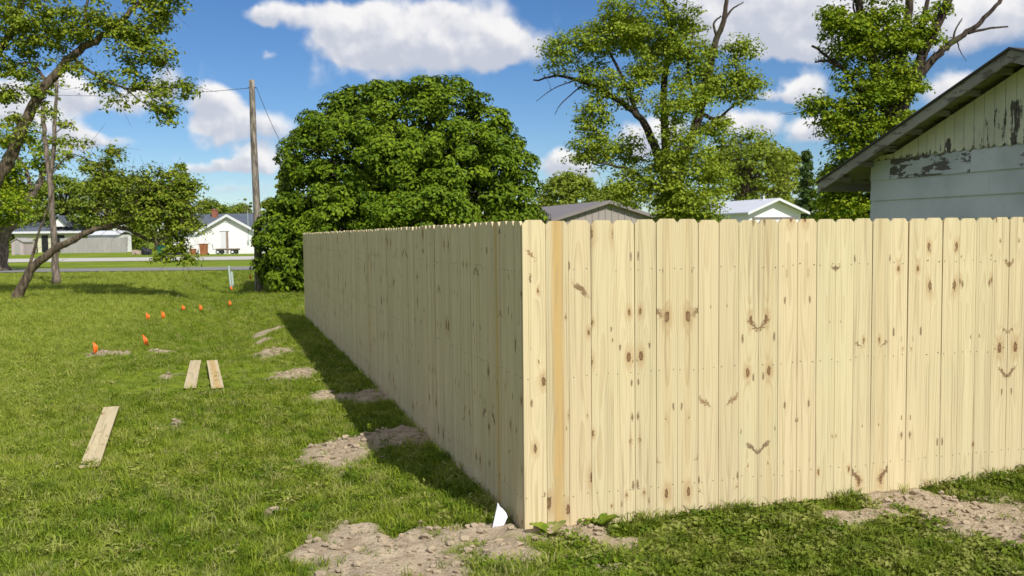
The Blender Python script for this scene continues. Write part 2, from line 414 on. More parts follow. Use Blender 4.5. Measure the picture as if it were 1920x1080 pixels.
def mat_ground():
    m, nt, b = newmat('ground_lawn_and_earth')
    pos = N(nt, 'ShaderNodeNewGeometry').outputs['Position']
    d = attr_node(nt, 'dirt').outputs['Fac']
    n1 = NOISE(nt, pos, 0.55, 4.0); n2 = NOISE(nt, pos, 7.0, 5.0, .65); n3 = NOISE(nt, pos, 42.0, 4.0, .7); n4 = NOISE(nt, pos, 0.12, 3.0)
    g = MIX(nt, SS(nt, n1.outputs[0], .35, .65), (0.150, 0.215, 0.014), (0.235, 0.295, 0.022))
    g = MIX(nt, SS(nt, n2.outputs[0], .42, .68), g, (0.12, 0.165, 0.024))
    g = MIX(nt, MT(nt, 'MULTIPLY', SS(nt, n4.outputs[0], .45, .7), .5), g, (0.29, 0.345, 0.035))
    e = MIX(nt, SS(nt, n2.outputs[0], .3, .7), (0.37, 0.285, 0.19), (0.55, 0.445, 0.305))
    e = MIX(nt, MT(nt, 'MULTIPLY', SS(nt, n3.outputs[0], .5, .75), .55), e, (0.24, 0.17, 0.11))
    L(nt, MIX(nt, d, g, e), b.inputs['Base Color'])
    b.inputs['Roughness'].default_value = 0.95; b.inputs['Specular IOR Level'].default_value = 0.1
    bp = N(nt, 'ShaderNodeBump', {'Strength': 0.9, 'Distance': 0.025, 'Height': MT(nt, 'ADD', n3.outputs[0], n2.outputs[0])}); L(nt, bp.outputs[0], b.inputs['Normal'])
    return m

def mat_grass():
    m, nt, b = newmat('grass_blades')
    pos = N(nt, 'ShaderNodeNewGeometry').outputs['Position']
    a = attr_node(nt, 'tone').outputs['Fac']
    rnd = N(nt, 'ShaderNodeObjectInfo').outputs['Random']
    n1 = NOISE(nt, pos, 0.9, 3.0); n2 = NOISE(nt, pos, 0.22, 2.0)
    c = MIX(nt, a, (0.075, 0.140, 0.008), (0.290, 0.355, 0.028))
    c = MIX(nt, MT(nt, 'MULTIPLY', SS(nt, n1.outputs[0], .45, .68), .55), c, (0.35, 0.37, 0.05))
    c = MIX(nt, MT(nt, 'MULTIPLY', SS(nt, n2.outputs[0], .42, .62), .35), c, (0.11, 0.20, 0.012))
    c = MIX(nt, MT(nt, 'MULTIPLY', SS(nt, rnd, .80, .95), .6), c, (0.42, 0.36, 0.17))
    uu = MT(nt, 'SUBTRACT', N(nt, 'ShaderNodeVectorMath', {0: pos, 1: (float(RV[0]), float(RV[1]), 0.0)}, operation='DOT_PRODUCT').outputs['Value'], float(CO @ RV))
    mown = SS(nt, MT(nt, 'MULTIPLY_ADD', n1.outputs[0], 1.6, uu), -1.6, -3.6)
    c = MIX(nt, MT(nt, 'MULTIPLY', mown, .5), c, (0.39, 0.43, 0.07))
    c = MIX(nt, MT(nt, 'MULTIPLY', SS(nt, uu, 0.0, 0.8), .5), c, (0.125, 0.150, 0.018))
    n5 = NOISE(nt, pos, 5.5, 3.0)
    c = MIX(nt, MT(nt, 'MULTIPLY', SS(nt, n5.outputs[0], .50, .66), .55), c, (0.43, 0.43, 0.12))
    c = MIX(nt, MT(nt, 'MULTIPLY', SS(nt, n5.outputs[0], .47, .34), .6), c, (0.07, 0.14, 0.008))
    L(nt, c, b.inputs['Base Color']); b.inputs['Roughness'].default_value = 0.6; b.inputs['Specular IOR Level'].default_value = .1
    tr = N(nt, 'ShaderNodeBsdfTranslucent'); L(nt, N(nt, 'ShaderNodeVectorMath', {0: c, 1: (1.2, 1.2, .5)}, operation='MULTIPLY').outputs[0], tr.inputs[0])
    mx = N(nt, 'ShaderNodeMixShader', {0: 0.2, 1: b.outputs[0], 2: tr.outputs[0]}); L(nt, mx.outputs[0], nt.nodes['Material Output'].inputs[0])
    return m

def mat_peeling(name, paint, bare, amount, stretch, seed=0.0):
    m, nt, b = newmat(name)
    pos = N(nt, 'ShaderNodeNewGeometry').outputs['Position']
    p = N(nt, 'ShaderNodeVectorMath', {0: pos, 1: (seed, 0, seed)}, operation='ADD').outputs[0]
    n1 = NOISE(nt, VSCALE(nt, p, stretch), 1.0, 6.0, .62); n2 = NOISE(nt, p, 22.0, 5.0, .6); n3 = NOISE(nt, p, 1.2, 3.0)
    pk = attr_node(nt, 'peel', 'OBJECT').outputs['Fac']
    zz = N(nt, 'ShaderNodeSeparateXYZ', {0: pos}).outputs[2]
    ph = attr_node(nt, 'peel_top', 'OBJECT').outputs['Fac']
    pk = MT(nt, 'ADD', pk, MT(nt, 'MULTIPLY', SS(nt, MT(nt, 'SUBTRACT', ph, zz), -.12, .10), .22))
    f = SS(nt, MT(nt, 'ADD', n1.outputs[0], MT(nt, 'ADD', pk, MT(nt, 'MULTIPLY_ADD', n2.outputs[0], .16, -.08))), amount, amount+.035)
    pc = MIX(nt, SS(nt, n3.outputs[0], .35, .7), paint, tuple(q*.78 for q in paint))
    pc = MIX(nt, MT(nt, 'MULTIPLY', SS(nt, n2.outputs[0], .55, .75), .3), pc, tuple(q*.5 for q in paint))
    bc = MIX(nt, n2.outputs[0], tuple(q*.5 for q in bare), tuple(q*1.5 for q in bare))
    L(nt, MIX(nt, f, pc, bc), b.inputs['Base Color']); b.inputs['Roughness'].default_value = .75
    bp = N(nt, 'ShaderNodeBump', {'Strength': .6, 'Distance': .003, 'Height': f}, invert=True); L(nt, bp.outputs[0], b.inputs['Normal'])
    return m

M_wood = mat_wood(); M_ground = mat_ground(); M_grass = mat_grass()
M_rail = mat_plain('rail_lumber', (0.50, 0.43, 0.26), .7, .15, 9, stretch=(4, 4, 1))
M_nail = mat_plain('nail_steel', (0.16, 0.15, 0.14), .45, .1, metal=.6)
M_white = mat_plain('white_siding', (0.87, 0.86, 0.83), .6, .03, 2)
M_whitet = mat_plain('white_trim', (0.72, 0.72, 0.72), .5, .05, 2)
M_shingle = mat_plain('grey_shingles', (0.105, 0.12, 0.15), .85, .25, 3)
M_shingle2 = mat_plain('dark_roof_shingles', (0.055, 0.05, 0.048), .9, .3, 9, bump=.01)
M_brick = mat_plain('red_brick', (0.30, 0.115, 0.07), .85, .2, 8)
M_cream = mat_plain('cream_siding', (0.66, 0.62, 0.44), .7, .06, 2)
M_dark = mat_plain('dark_opening', (0.02, 0.02, 0.022), .5, .2, 4)
M_tan = mat_plain('tan_steel_panel', (0.335, 0.295, 0.26), .5, .05, 1.5)
M_tanroof = mat_plain('brown_steel_roof', (0.235, 0.205, 0.19), .6, .06, 1.5)
M_wroof = mat_plain('white_steel_roof', (0.70, 0.72, 0.76), .45, .05, 1.5)
M_concrete = mat_plain('weathered_pale_boards', (0.36, 0.34, 0.315), .9, .22, 2.0, stretch=(3, 3, 1))
M_asphalt = mat_plain('road_asphalt', (0.235, 0.225, 0.205), .9, .12, 4)
M_gravel = mat_plain('pale_gravel', (0.52, 0.49, 0.43), .95, .15, 6, bump=.02)
M_pole = mat_bark('weathered_pole', (0.30, 0.255, 0.205))
M_bark = mat_bark('grey_brown_bark', (0.165, 0.125, 0.085))
M_barkd = mat_bark('dark_bark', (0.075, 0.055, 0.042))
M_barkp = mat_bark('pale_bark', (0.24, 0.19, 0.15))
M_orange = mat_plain('orange_vinyl', (0.85, 0.17, 0.02), .5, .08, 20)
M_flagw = mat_plain('white_vinyl', (0.82, 0.84, 0.88), .4, .04, 20)
M_wire = mat_plain('thin_wire', (0.10, 0.10, 0.10), .5, .1, 20, metal=.5)
M_green = mat_plain('green_plastic', (0.01, 0.12, 0.085), .4, .05, 3)
M_black = mat_plain('black_plastic', (0.018, 0.018, 0.022), .45, .2, 5)
M_tyre = mat_plain('rubber', (0.02, 0.02, 0.02), .85, .2, 5)
M_rust = mat_plain('rust_brown', (0.36, 0.14, 0.06), .8, .25, 6)
M_ped = mat_plain('pale_green_steel', (0.42, 0.50, 0.44), .5, .08, 5)
M_deck = mat_plain('trailer_boards', (0.30, 0.22, 0.16), .85, .2, 6)
M_rock = mat_plain('tan_rock', (0.34, 0.27, 0.20), .95, .25, 6, bump=.02)

# ------------------------------------------------------------------ ground: one sheet to the horizon
def axis(lo, f0, f1, hi, step, g=1.13):
    c = list(np.arange(f0, f1 + 1e-6, step)); a = []; s = step; x = f0
    while x > lo: s *= g; x -= s; a.append(x)
    b = []; s = step; x = f1
    while x < hi: s *= g; x += s; b.append(x)
    return np.array(a[::-1] + c + b)
gx = axis(-900, -7.0, 6.0, 900, 0.045); gy = axis(-300, 4.2, 13.0, 1500, 0.045, 1.06)
GX, GY = np.meshgrid(gx, gy, indexing='xy')
DM = dirt_mask(GX.ravel(), GY.ravel())
GZ = gz(GX.ravel(), GY.ravel(), DM)
nx, ny = len(gx), len(gy)
ii = (np.arange(ny-1)[:, None]*nx + np.arange(nx-1)[None, :]).ravel()
mb = MB(); mb.add(np.stack([GX.ravel(), GY.ravel(), GZ], 1), np.stack([ii, ii+1, ii+nx+1, ii+nx], 1), att=DM)
tag(mb.build('ground', M_ground, smooth=True, attr='dirt'), 'green lawn with bare pale earth patches along the fence', None, kind='structure')

def strip(name, label, mat, y0, y1, z):
    xs = np.linspace(-260, 160, 211); mb = MB()
    wob = lambda s: 0.25*fbm(xs*.3, xs*0+s)
    V = np.concatenate([np.stack([xs, y0+wob(1), np.full_like(xs, z)], 1), np.stack([xs, y1+wob(7), np.full_like(xs, z)], 1)])
    n = len(xs); i = np.arange(n-1)
    mb.add(V, np.stack([i, i+1, i+n+1, i+n], 1))
    tag(mb.build(name, mat), label, None, kind='structure')
strip('road', 'narrow grey asphalt street beyond the lawn', M_asphalt, gnd(240, 509)[1], gnd(240, 503)[1], 0.03)
strip('gravel_lane', 'pale gravel lane in front of the white house', M_gravel, gnd(240, 490)[1], gnd(240, 483.5)[1], 0.03)

# ------------------------------------------------------------------ the privacy fence
fence = thing('privacy_fence', 'new pale pine dog-ear privacy fence turning a corner on the lawn', 'fence', (CO[0], CO[1], 0))
PW, PT, PH = 0.1397, 0.016, 1.83
def picket_mesh(name, ear_l, ear_r):
    w = PW/2
    prof = [(-w, 0), (w, 0), (w, PH-ear_r[1]), (w-ear_r[0], PH), (-w+ear_l[0], PH), (-w, PH-ear_l[1])]
    mb = MB(); mb.prism(prof, 0.0, PT, lambda u, d, q: (u, d, q))
    me = mb.mesh(name); me.materials.append(M_wood); return me
pm = [picket_mesh('picket', a, b) for a, b in (((.024, .027), (.025, .026)), ((.026, .025), (.023, .028)), ((.022, .026), (.026, .024)))]
TINT_R = [.35, .3, .1, .55, .45, .5, .5, .5, .25, .25, .6, .6, .2, .1, .8, .75, .55, .55, .35, .35, .5, .5, .7, .6, .35, .3]
nails = MB()
nail_z = (0.215, 0.93, 1.555)
def picket(base, rz, seed, flip, tint, heart, k):
    o = bpy.data.objects.new('picket', pm[k % 3]); COL.objects.link(o); o.parent = fence
    o.location = (base[0]-CO[0], base[1]-CO[1], 0.018 + rng.normal(0, .003))
    o.rotation_euler = (rng.normal(0, .0015), rng.normal(0, .0012), rz)
    o['seed'] = float(seed); o['flip'] = float(flip); o['tint'] = float(tint); o['heart'] = float(heart)
    ux = np.array([math.cos(rz), math.sin(rz), 0]); nn = np.array([math.sin(rz), -math.cos(rz), 0])
    for z in nail_z:
        for s in (-.045, .042):
            c = np.array([base[0], base[1], z]) + ux*(s+rng.normal(0, .006)) + np.array([0, 0, rng.normal(0, .006)]) + nn*.0008
            th = np.linspace(0, 2*np.pi, 6, endpoint=False)
            ring = c + .0036*(np.cos(th)[:, None]*ux + np.sin(th)[:, None]*np.array([0, 0, 1.]))
            nails.add(np.concatenate([ring - nn*.004, ring + nn*.0005]), [np.array([[6, 7, 8, 9, 10, 11]]), np.array([[q, (q+1) % 6, (q+1) % 6+6, q+6] for q in range(6)])])
seed = 0
for i in range(N_RIGHT):
    if i in (0, 1, 2, 3) or (i % 2 == 0): seed = rng.random()*9
    b = CO + RV*((i+.5)*PITCHW)
    picket(b, ANG, seed, 1 if i % 2 == 0 else -1, TINT_R[i] if i < 26 else rng.random()*.8, 1.0 if i == 1 else (.2 if i in (6, 7) else (rng.random() < .12)*.18), i)
for j in range(N_LEFT):
    if j % 2 == 0 or rng.random() < .3: seed = rng.random()*9
    b = CO + LV*(PT + .002 + (j+.5)*PITCHW)
    picket(b, ANG-math.pi/2, seed, 1 if j % 2 == 0 else -1, rng.random()*.45, 1.0 if j in (3, 41, 77) else (rng.random() < .08)*.3, j)
o = nails.build('nail_heads', M_nail, fence); o['kind'] = 'stuff'
LR, LL = N_RIGHT*PITCHW, N_LEFT*PITCHW
def frame_pt(dirv, inw, a, d, z): return (CO[0]+dirv[0]*a+inw[0]*d, CO[1]+dirv[1]*a+inw[1]*d, z)
for (dirv, inw, ln) in ((RV, LV, LR), (LV, RV, LL)):
    for z in nail_z:
        mb = MB(); mb.prism([(.06, z-.044), (ln-.02, z-.044), (ln-.02, z+.044), (.06, z+.044)], PT+.003, PT+.041, lambda u, d, w: frame_pt(dirv, inw, u, d, w))
        mb.build('rail', M_rail, fence)
    a = .10
    while a < ln:
        mb = MB(); mb.prism([(a-.045, -.3), (a+.045, -.3), (a+.045, 1.70), (a-.045, 1.70)], PT+.044, PT+.134, lambda u, d, w: frame_pt(dirv, inw, u, d, w))
        if not (a < .2 and dirv is LV): mb.build('post', M_rail, fence)
        a += 2.44

# ------------------------------------------------------------------ grey-white house behind the fence
KP = np.array([at(1633, 320, 15.0)[0], 15.0]); WV = -LV      # far wall corner; WV runs along the gable wall towards us
HW = 6.3; OV = 0.42; EO = 0.84                                # gable width, rake and eave overhang
house = thing('old_house', 'weathered white house with peeling gable siding behind the right fence run', 'house', (KP[0], KP[1], 0))
Z_PEAK, Z_LOW = 4.12, 2.62
SL = (Z_PEAK-Z_LOW)/(HW/2+EO)
def HP(t, n, z):   # t along the gable wall, n out of it (towards the lawn), z up
    return (KP[0]+WV[0]*t-RV[0]*n, KP[1]+WV[1]*t-RV[1]*n, z)
def roof_z(t): return Z_PEAK - SL*abs(t-HW/2)
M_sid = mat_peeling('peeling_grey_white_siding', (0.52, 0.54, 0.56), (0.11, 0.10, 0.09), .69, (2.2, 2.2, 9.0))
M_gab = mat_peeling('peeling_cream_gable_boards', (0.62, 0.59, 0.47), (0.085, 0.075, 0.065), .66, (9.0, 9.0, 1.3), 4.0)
M_fasc = mat_peeling('worn_fascia_paint', (0.27, 0.255, 0.22), (0.12, 0.10, 0.08), .55, (3, 3, 12), 2.0)
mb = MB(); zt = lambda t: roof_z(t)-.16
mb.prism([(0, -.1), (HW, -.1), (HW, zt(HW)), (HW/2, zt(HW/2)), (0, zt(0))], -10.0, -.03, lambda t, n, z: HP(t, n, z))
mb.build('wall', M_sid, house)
z0 = 2.92
edges = [2.92, 2.58, 2.25, 1.92, 1.59, 1.26, .93, .60, .27]
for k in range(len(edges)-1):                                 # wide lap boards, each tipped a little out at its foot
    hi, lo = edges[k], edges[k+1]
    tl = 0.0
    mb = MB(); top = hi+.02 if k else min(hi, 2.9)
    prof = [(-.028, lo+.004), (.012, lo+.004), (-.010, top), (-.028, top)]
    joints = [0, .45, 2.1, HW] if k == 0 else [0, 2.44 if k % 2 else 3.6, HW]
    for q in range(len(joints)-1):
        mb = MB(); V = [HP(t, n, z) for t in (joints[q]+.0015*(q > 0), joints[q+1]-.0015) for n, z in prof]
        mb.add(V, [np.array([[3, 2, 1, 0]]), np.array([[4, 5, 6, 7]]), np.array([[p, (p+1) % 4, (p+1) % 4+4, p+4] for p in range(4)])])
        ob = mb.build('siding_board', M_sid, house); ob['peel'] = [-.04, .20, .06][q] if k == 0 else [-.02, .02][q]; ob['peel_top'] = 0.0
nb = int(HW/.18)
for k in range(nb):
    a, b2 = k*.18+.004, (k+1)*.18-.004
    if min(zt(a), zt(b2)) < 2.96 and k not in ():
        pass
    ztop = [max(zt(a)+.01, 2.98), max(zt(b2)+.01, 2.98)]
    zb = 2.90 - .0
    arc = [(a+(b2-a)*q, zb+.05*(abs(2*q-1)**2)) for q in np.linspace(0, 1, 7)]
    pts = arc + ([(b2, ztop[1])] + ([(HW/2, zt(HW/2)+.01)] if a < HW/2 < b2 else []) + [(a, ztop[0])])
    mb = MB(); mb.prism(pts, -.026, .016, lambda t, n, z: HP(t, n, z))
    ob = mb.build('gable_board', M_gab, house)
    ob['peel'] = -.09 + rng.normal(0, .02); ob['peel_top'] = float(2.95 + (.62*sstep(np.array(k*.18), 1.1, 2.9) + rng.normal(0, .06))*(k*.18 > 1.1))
TH = .045
for sgn in (-1, 1):
    tA, tB = HW/2, HW/2+sgn*(HW/2+EO)
    f = lambda off: [(tA, Z_PEAK+off), (tB, Z_LOW+off)]
    prof = [(tA, Z_PEAK), (tB, Z_LOW), (tB, Z_LOW-.03), (tA, Z_PEAK-.03)]
    mb = MB(); mb.prism(prof, -10.4, OV+.03, lambda t, n, z: HP(t, n, z)); rf = mb.build('roof', M_shingle2, house)
    mb = MB(); mb.prism([(tA, Z_PEAK-.033), (tB, Z_LOW-.033), (tB, Z_LOW-.19), (tA, Z_PEAK-.19)], OV-.035, OV, lambda t, n, z: HP(t, n, z))
    mb.build('rake_board', M_fasc, house)
    mb = MB(); mb.prism([(tA, Z_PEAK-.033), (tB, Z_LOW-.033), (tB, Z_LOW-.052), (tA, Z_PEAK-.052)], -10.3, OV-.037, lambda t, n, z: HP(t, n, z))
    mb.build('soffit', M_fasc, house)
    for q in np.arange(.35, HW/2+EO-.1, .55):                 # lookouts under the rake overhang
        tc_ = HW/2+sgn*q; zc = Z_PEAK-SL*q-.054
        mb = MB(); mb.prism([(tc_-.022, zc-SL*.022*1-.085), (tc_+.022, zc-SL*.022-.085), (tc_+.022, zc-SL*.022), (tc_-.022, zc-SL*.022)], .02, OV-.037, lambda t, n, z: HP(t, n, z))
        mb.build('lookout', M_fasc, house)
    te = HW/2+sgn*(HW/2+EO)
    mb = MB(); mb.prism([(te-.02, Z_LOW-.17), (te+.012, Z_LOW-.17), (te+.012, Z_LOW-.032), (te-.02, Z_LOW-.032)], -10.3, OV-.037, lambda t, n, z: HP(t, n, z))
    mb.build('eave_board', M_fasc, house)

# ------------------------------------------------------------------ sheds behind the fence, squared to it
def local_frame(px, py, Y):
    p = at(px, py, Y); o2 = np.array([p[0], p[1]])
    return o2, p[2], (lambda a, d, z: (o2[0]+RV[0]*a+LV[0]*d, o2[1]+RV[1]*a+LV[1]*d, z))
o2, zp, SP = local_frame(1139, 376, 50.0)
shed = thing('steel_shed', 'tan ribbed steel shed with brown low roof behind fence', 'shed', (o2[0], o2[1], 0))
hw, sl = 5.2, .30
mb = MB(); mb.prism([(-hw+.05, 0), (hw-.05, 0), (hw-.05, zp-.15-sl*(hw-.05)), (0, zp-.15), (-hw+.05, zp-.15-sl*(hw-.05))], .05, 24, SP); mb.build('wall', M_tan, shed)
k = -hw
while k < hw-.01:
    a, b2 = k+.002, min(k+.39, hw)-.002
    pts = [(a, 0), (b2, 0), (b2, zp-.12-sl*abs(b2))] + ([(0, zp-.12)] if a < 0 < b2 else []) + [(a, zp-.12-sl*abs(a))]
    mb = MB(); mb.prism(pts, .02, .048, SP)
    zz = zp-.13-sl*abs(a+.03)
    mb.prism([(a, 0), (a+.05, 0), (a+.05, zz-.01), (a, zz-.01)], -.012, .019, SP)
    mb.build('wall_panel', M_tan, shed); k += .39
for s in (-1, 1):
    mb = MB(); mb.prism([(0, zp), (s*(hw+.3), zp-sl*(hw+.3)), (s*(hw+.3), zp-sl*(hw+.3)-.08), (0, zp-.08)], -.25, 24.2, SP); mb.build('roof', M_tanroof, shed)
    mb = MB(); mb.prism([(0, zp+.01), (s*(hw+.31), zp+.01-sl*(hw+.31)), (s*(hw+.31), zp-.17-sl*(hw+.31)), (0, zp-.17)], -.30, -.252, SP); mb.build('rake_trim', M_tanroof, shed)

o2, zp, SP = local_frame(1453, 371.5, 62.0)
gar = thing('white_garage', 'small white garage with pale metal roof behind fence', 'garage', (o2[0], o2[1], 0))
hw, sl, ov = 2.05, .40, .35
mb = MB(); mb.prism([(-hw, 0), (hw, 0), (hw, zp-.12-sl*hw), (0, zp-.12), (-hw, zp-.12-sl*hw)], .0, 8.5, SP); mb.build('wall', M_white, gar)
for s in (-1, 1):
    e = hw+ov
    mb = MB(); mb.prism([(0, zp), (s*e, zp-sl*e), (s*e, zp-sl*e-.09), (0, zp-.09)], -.5, 8.9, SP); mb.build('roof', M_wroof, gar)
    mb = MB(); mb.prism([(0, zp-.0), (s*(e+.02), zp-sl*(e+.02)), (s*(e+.02), zp-sl*(e+.02)-.17), (0, zp-.17)], -.55, -.502, SP); mb.build('rake_board', M_whitet, gar)
mb = MB(); mb.prism([(-1.55, .0), (1.55, .0), (1.55, 2.62), (-1.55, 2.62)], -.03, -.003, SP); dr = mb.build('garage_door', M_whitet, gar)
mb = MB(); mb.prism([(-1.75, 2.64), (1.75, 2.64), (1.75, 2.76), (-1.75, 2.76)], -.09, -.004, SP); mb.build('door_header', M_tanroof, gar)
mb = MB(); c0 = SP(-.1, 1.2, 0); mb.tube([(c0[0], c0[1], zp-.1), (c0[0], c0[1], zp+.22)], .06, 8); mb.build('vent_pipe', M_whitet, gar)

# ------------------------------------------------------------------ trees
def leaves(mb, C, Nn, S, tone):
    n = len(C)
    Nn = Nn/(np.linalg.norm(Nn, axis=1)[:, None]+1e-9)
    t = rng.normal(size=(n, 3)); t[:, 2] -= .5
    t -= (t*Nn).sum(1)[:, None]*Nn; t /= np.linalg.norm(t, axis=1)[:, None]+1e-9
    b = np.cross(Nn, t); S = S[:, None]
    V = np.stack([C-t*S*.5, C+b*S*.34+Nn*S*.08, C+t*S*.55-Nn*S*.12, C-b*S*.34+Nn*S*.08], 1).reshape(-1, 3)
    i = np.arange(n)[:, None]*4
    mb.add(V, np.concatenate([i+np.array([[0, 1, 2]]), i+np.array([[0, 2, 3]])]), att=np.repeat(tone, 4))

def clump(mb, c, rc, nl, size, droop=.25, flat=.7, tone0=.5):
    d = rng.normal(size=(nl, 3)); d /= np.linalg.norm(d, axis=1)[:, None]
    d[:, 2] = np.where(d[:, 2] < -.2, -d[:, 2]*rng.random(nl), d[:, 2])
    r = rc*(.45+.6*rng.random(nl))
    P = c + d*r[:, None]*np.array([1, 1, flat]); P[:, 2] -= droop*rc*(d[:, 0]**2+d[:, 1]**2)
    nn = d*np.array([1, 1, 1.0]) + np.array([0, 0, .75]) + rng.normal(size=(nl, 3))*.45
    leaves(mb, P, nn, size*(.65+.7*rng.random(nl)), np.clip(tone0+rng.normal(0, .25, nl), 0, 1))

def smooth_line(pts, n=5):
    pts = np.asarray(pts, float)
    if len(pts) < 3:
        return np.linspace(pts[0], pts[-1], n+1)
    out = []; P = np.concatenate([[2*pts[0]-pts[1]], pts, [2*pts[-1]-pts[-2]]])
    for i in range(1, len(P)-2):
        for t in np.linspace(0, 1, n, endpoint=False):
            out.append(.5*((2*P[i])+(-P[i-1]+P[i+1])*t+(2*P[i-1]-5*P[i]+4*P[i+1]-P[i+2])*t*t+(-P[i-1]+3*P[i]-3*P[i+1]+P[i+2])*t**3))
    out.append(pts[-1]); return np.array(out)

def tree(name, label, Y, limbs, blobs, leafm, barkm, leaf=.14, rc=.45, nl=34, group=None, cat='tree', twig=.012, bare=0, tone=.5, more=1.0):
    """limbs: (pixel polyline with optional depth offset, r0, r1); blobs: (px, py, radius px, clumps[, depth offset])"""
    p0 = limbs[0][0][0]; b = at(p0[0], p0[1], Y); base = np.array([b[0], b[1], g1(b[0], b[1])])
    T = thing(name, label, cat, base, group)
    wood = MB(); nodes = []
    for li, (pl, r0, r1) in enumerate(limbs):
        P = np.array([at(p[0], p[1], Y + (p[2] if len(p) > 2 else 0)) for p in pl])
        if li == 0: P[0] = base - np.array([0, 0, .15])
        S = smooth_line(P, 5); S[1:-1] += rng.normal(size=(len(S)-2, 3))*r0*.10
        q = np.linspace(0, 1, len(S)); rad = r0+(r1-r0)*q**.8
        if li == 0: rad[:3] *= np.array([1.45, 1.22, 1.08])
        wood.tube(S, rad, 9 if r0 > .1 else 6); nodes.append(S)
    nodes = np.concatenate(nodes); lv = MB()
    cs = []
    for bl in blobs:
        c = at(bl[0], bl[1], Y + (bl[4] if len(bl) > 4 else 0)); r = bl[2]*Y/F
        for _ in range(int(bl[3]*more)):
            d = rng.normal(size=3); d /= np.linalg.norm(d)
            cs.append(c + d*r*np.array([1, 1.1, .9])*rng.random()**.45)
    cs = np.array(cs)
    dmin = np.min(np.linalg.norm(cs[:, None]-nodes[None], axis=2), axis=1)
    for k in np.argsort(dmin):
        c = cs[k]
        dd = np.linalg.norm(nodes-c, axis=1) + .6*np.maximum(0, nodes[:, 2]-c[2])
        a = nodes[np.argmin(dd)]; ln = np.linalg.norm(c-a)
        mid = (a+c)/2 + rng.normal(size=3)*ln*.10 + np.array([0, 0, ln*.08])
        S = smooth_line([a, mid, c], 3)
        wood.tube(S, np.linspace(min(twig*(1+ln*.8), .06), twig*.45, len(S)), 4, cap=False)
        nodes = np.concatenate([nodes, S[1:]])
        clump(lv, c, rc*(.6+.8*rng.random()), int(nl*(.6+.8*rng.random())), leaf, tone0=np.clip(tone+rng.normal(0, .12), 0, 1))
    for _ in range(bare):                                       # bare dead twigs
        a = nodes[rng.integers(len(nodes))]; d = rng.normal(size=3); d /= np.linalg.norm(d)
        S = smooth_line([a, a+d*.4+rng.normal(size=3)*.08, a+d*.9+rng.normal(size=3)*.15], 3)
        wood.tube(S, np.linspace(twig*.9, twig*.35, len(S)), 4, cap=False)
    wood.build('trunk', barkm, T, smooth=True); lv.build('crown', leafm, T, attr='tone')
    return T

LF_dome = mat_leaf('broad_dark_leaves', (0.040, 0.090, 0.004), (0.205, 0.285, 0.012), .10)
LF_mid = mat_leaf('spring_leaves', (0.120, 0.200, 0.012), (0.380, 0.440, 0.045), .30)
LF_right = mat_leaf('ivy_green_leaves', (0.075, 0.160, 0.008), (0.350, 0.410, 0.020), .26)
LF_left = mat_leaf('maple_leaves', (0.085, 0.155, 0.012), (0.335, 0.375, 0.035), .28)
LF_far = mat_leaf('far_leaves', (0.130, 0.195, 0.020), (0.300, 0.355, 0.045), .32)
LF_pine = mat_leaf('dark_conifer', (0.045, 0.090, 0.020), (0.10, 0.15, 0.035), .2)

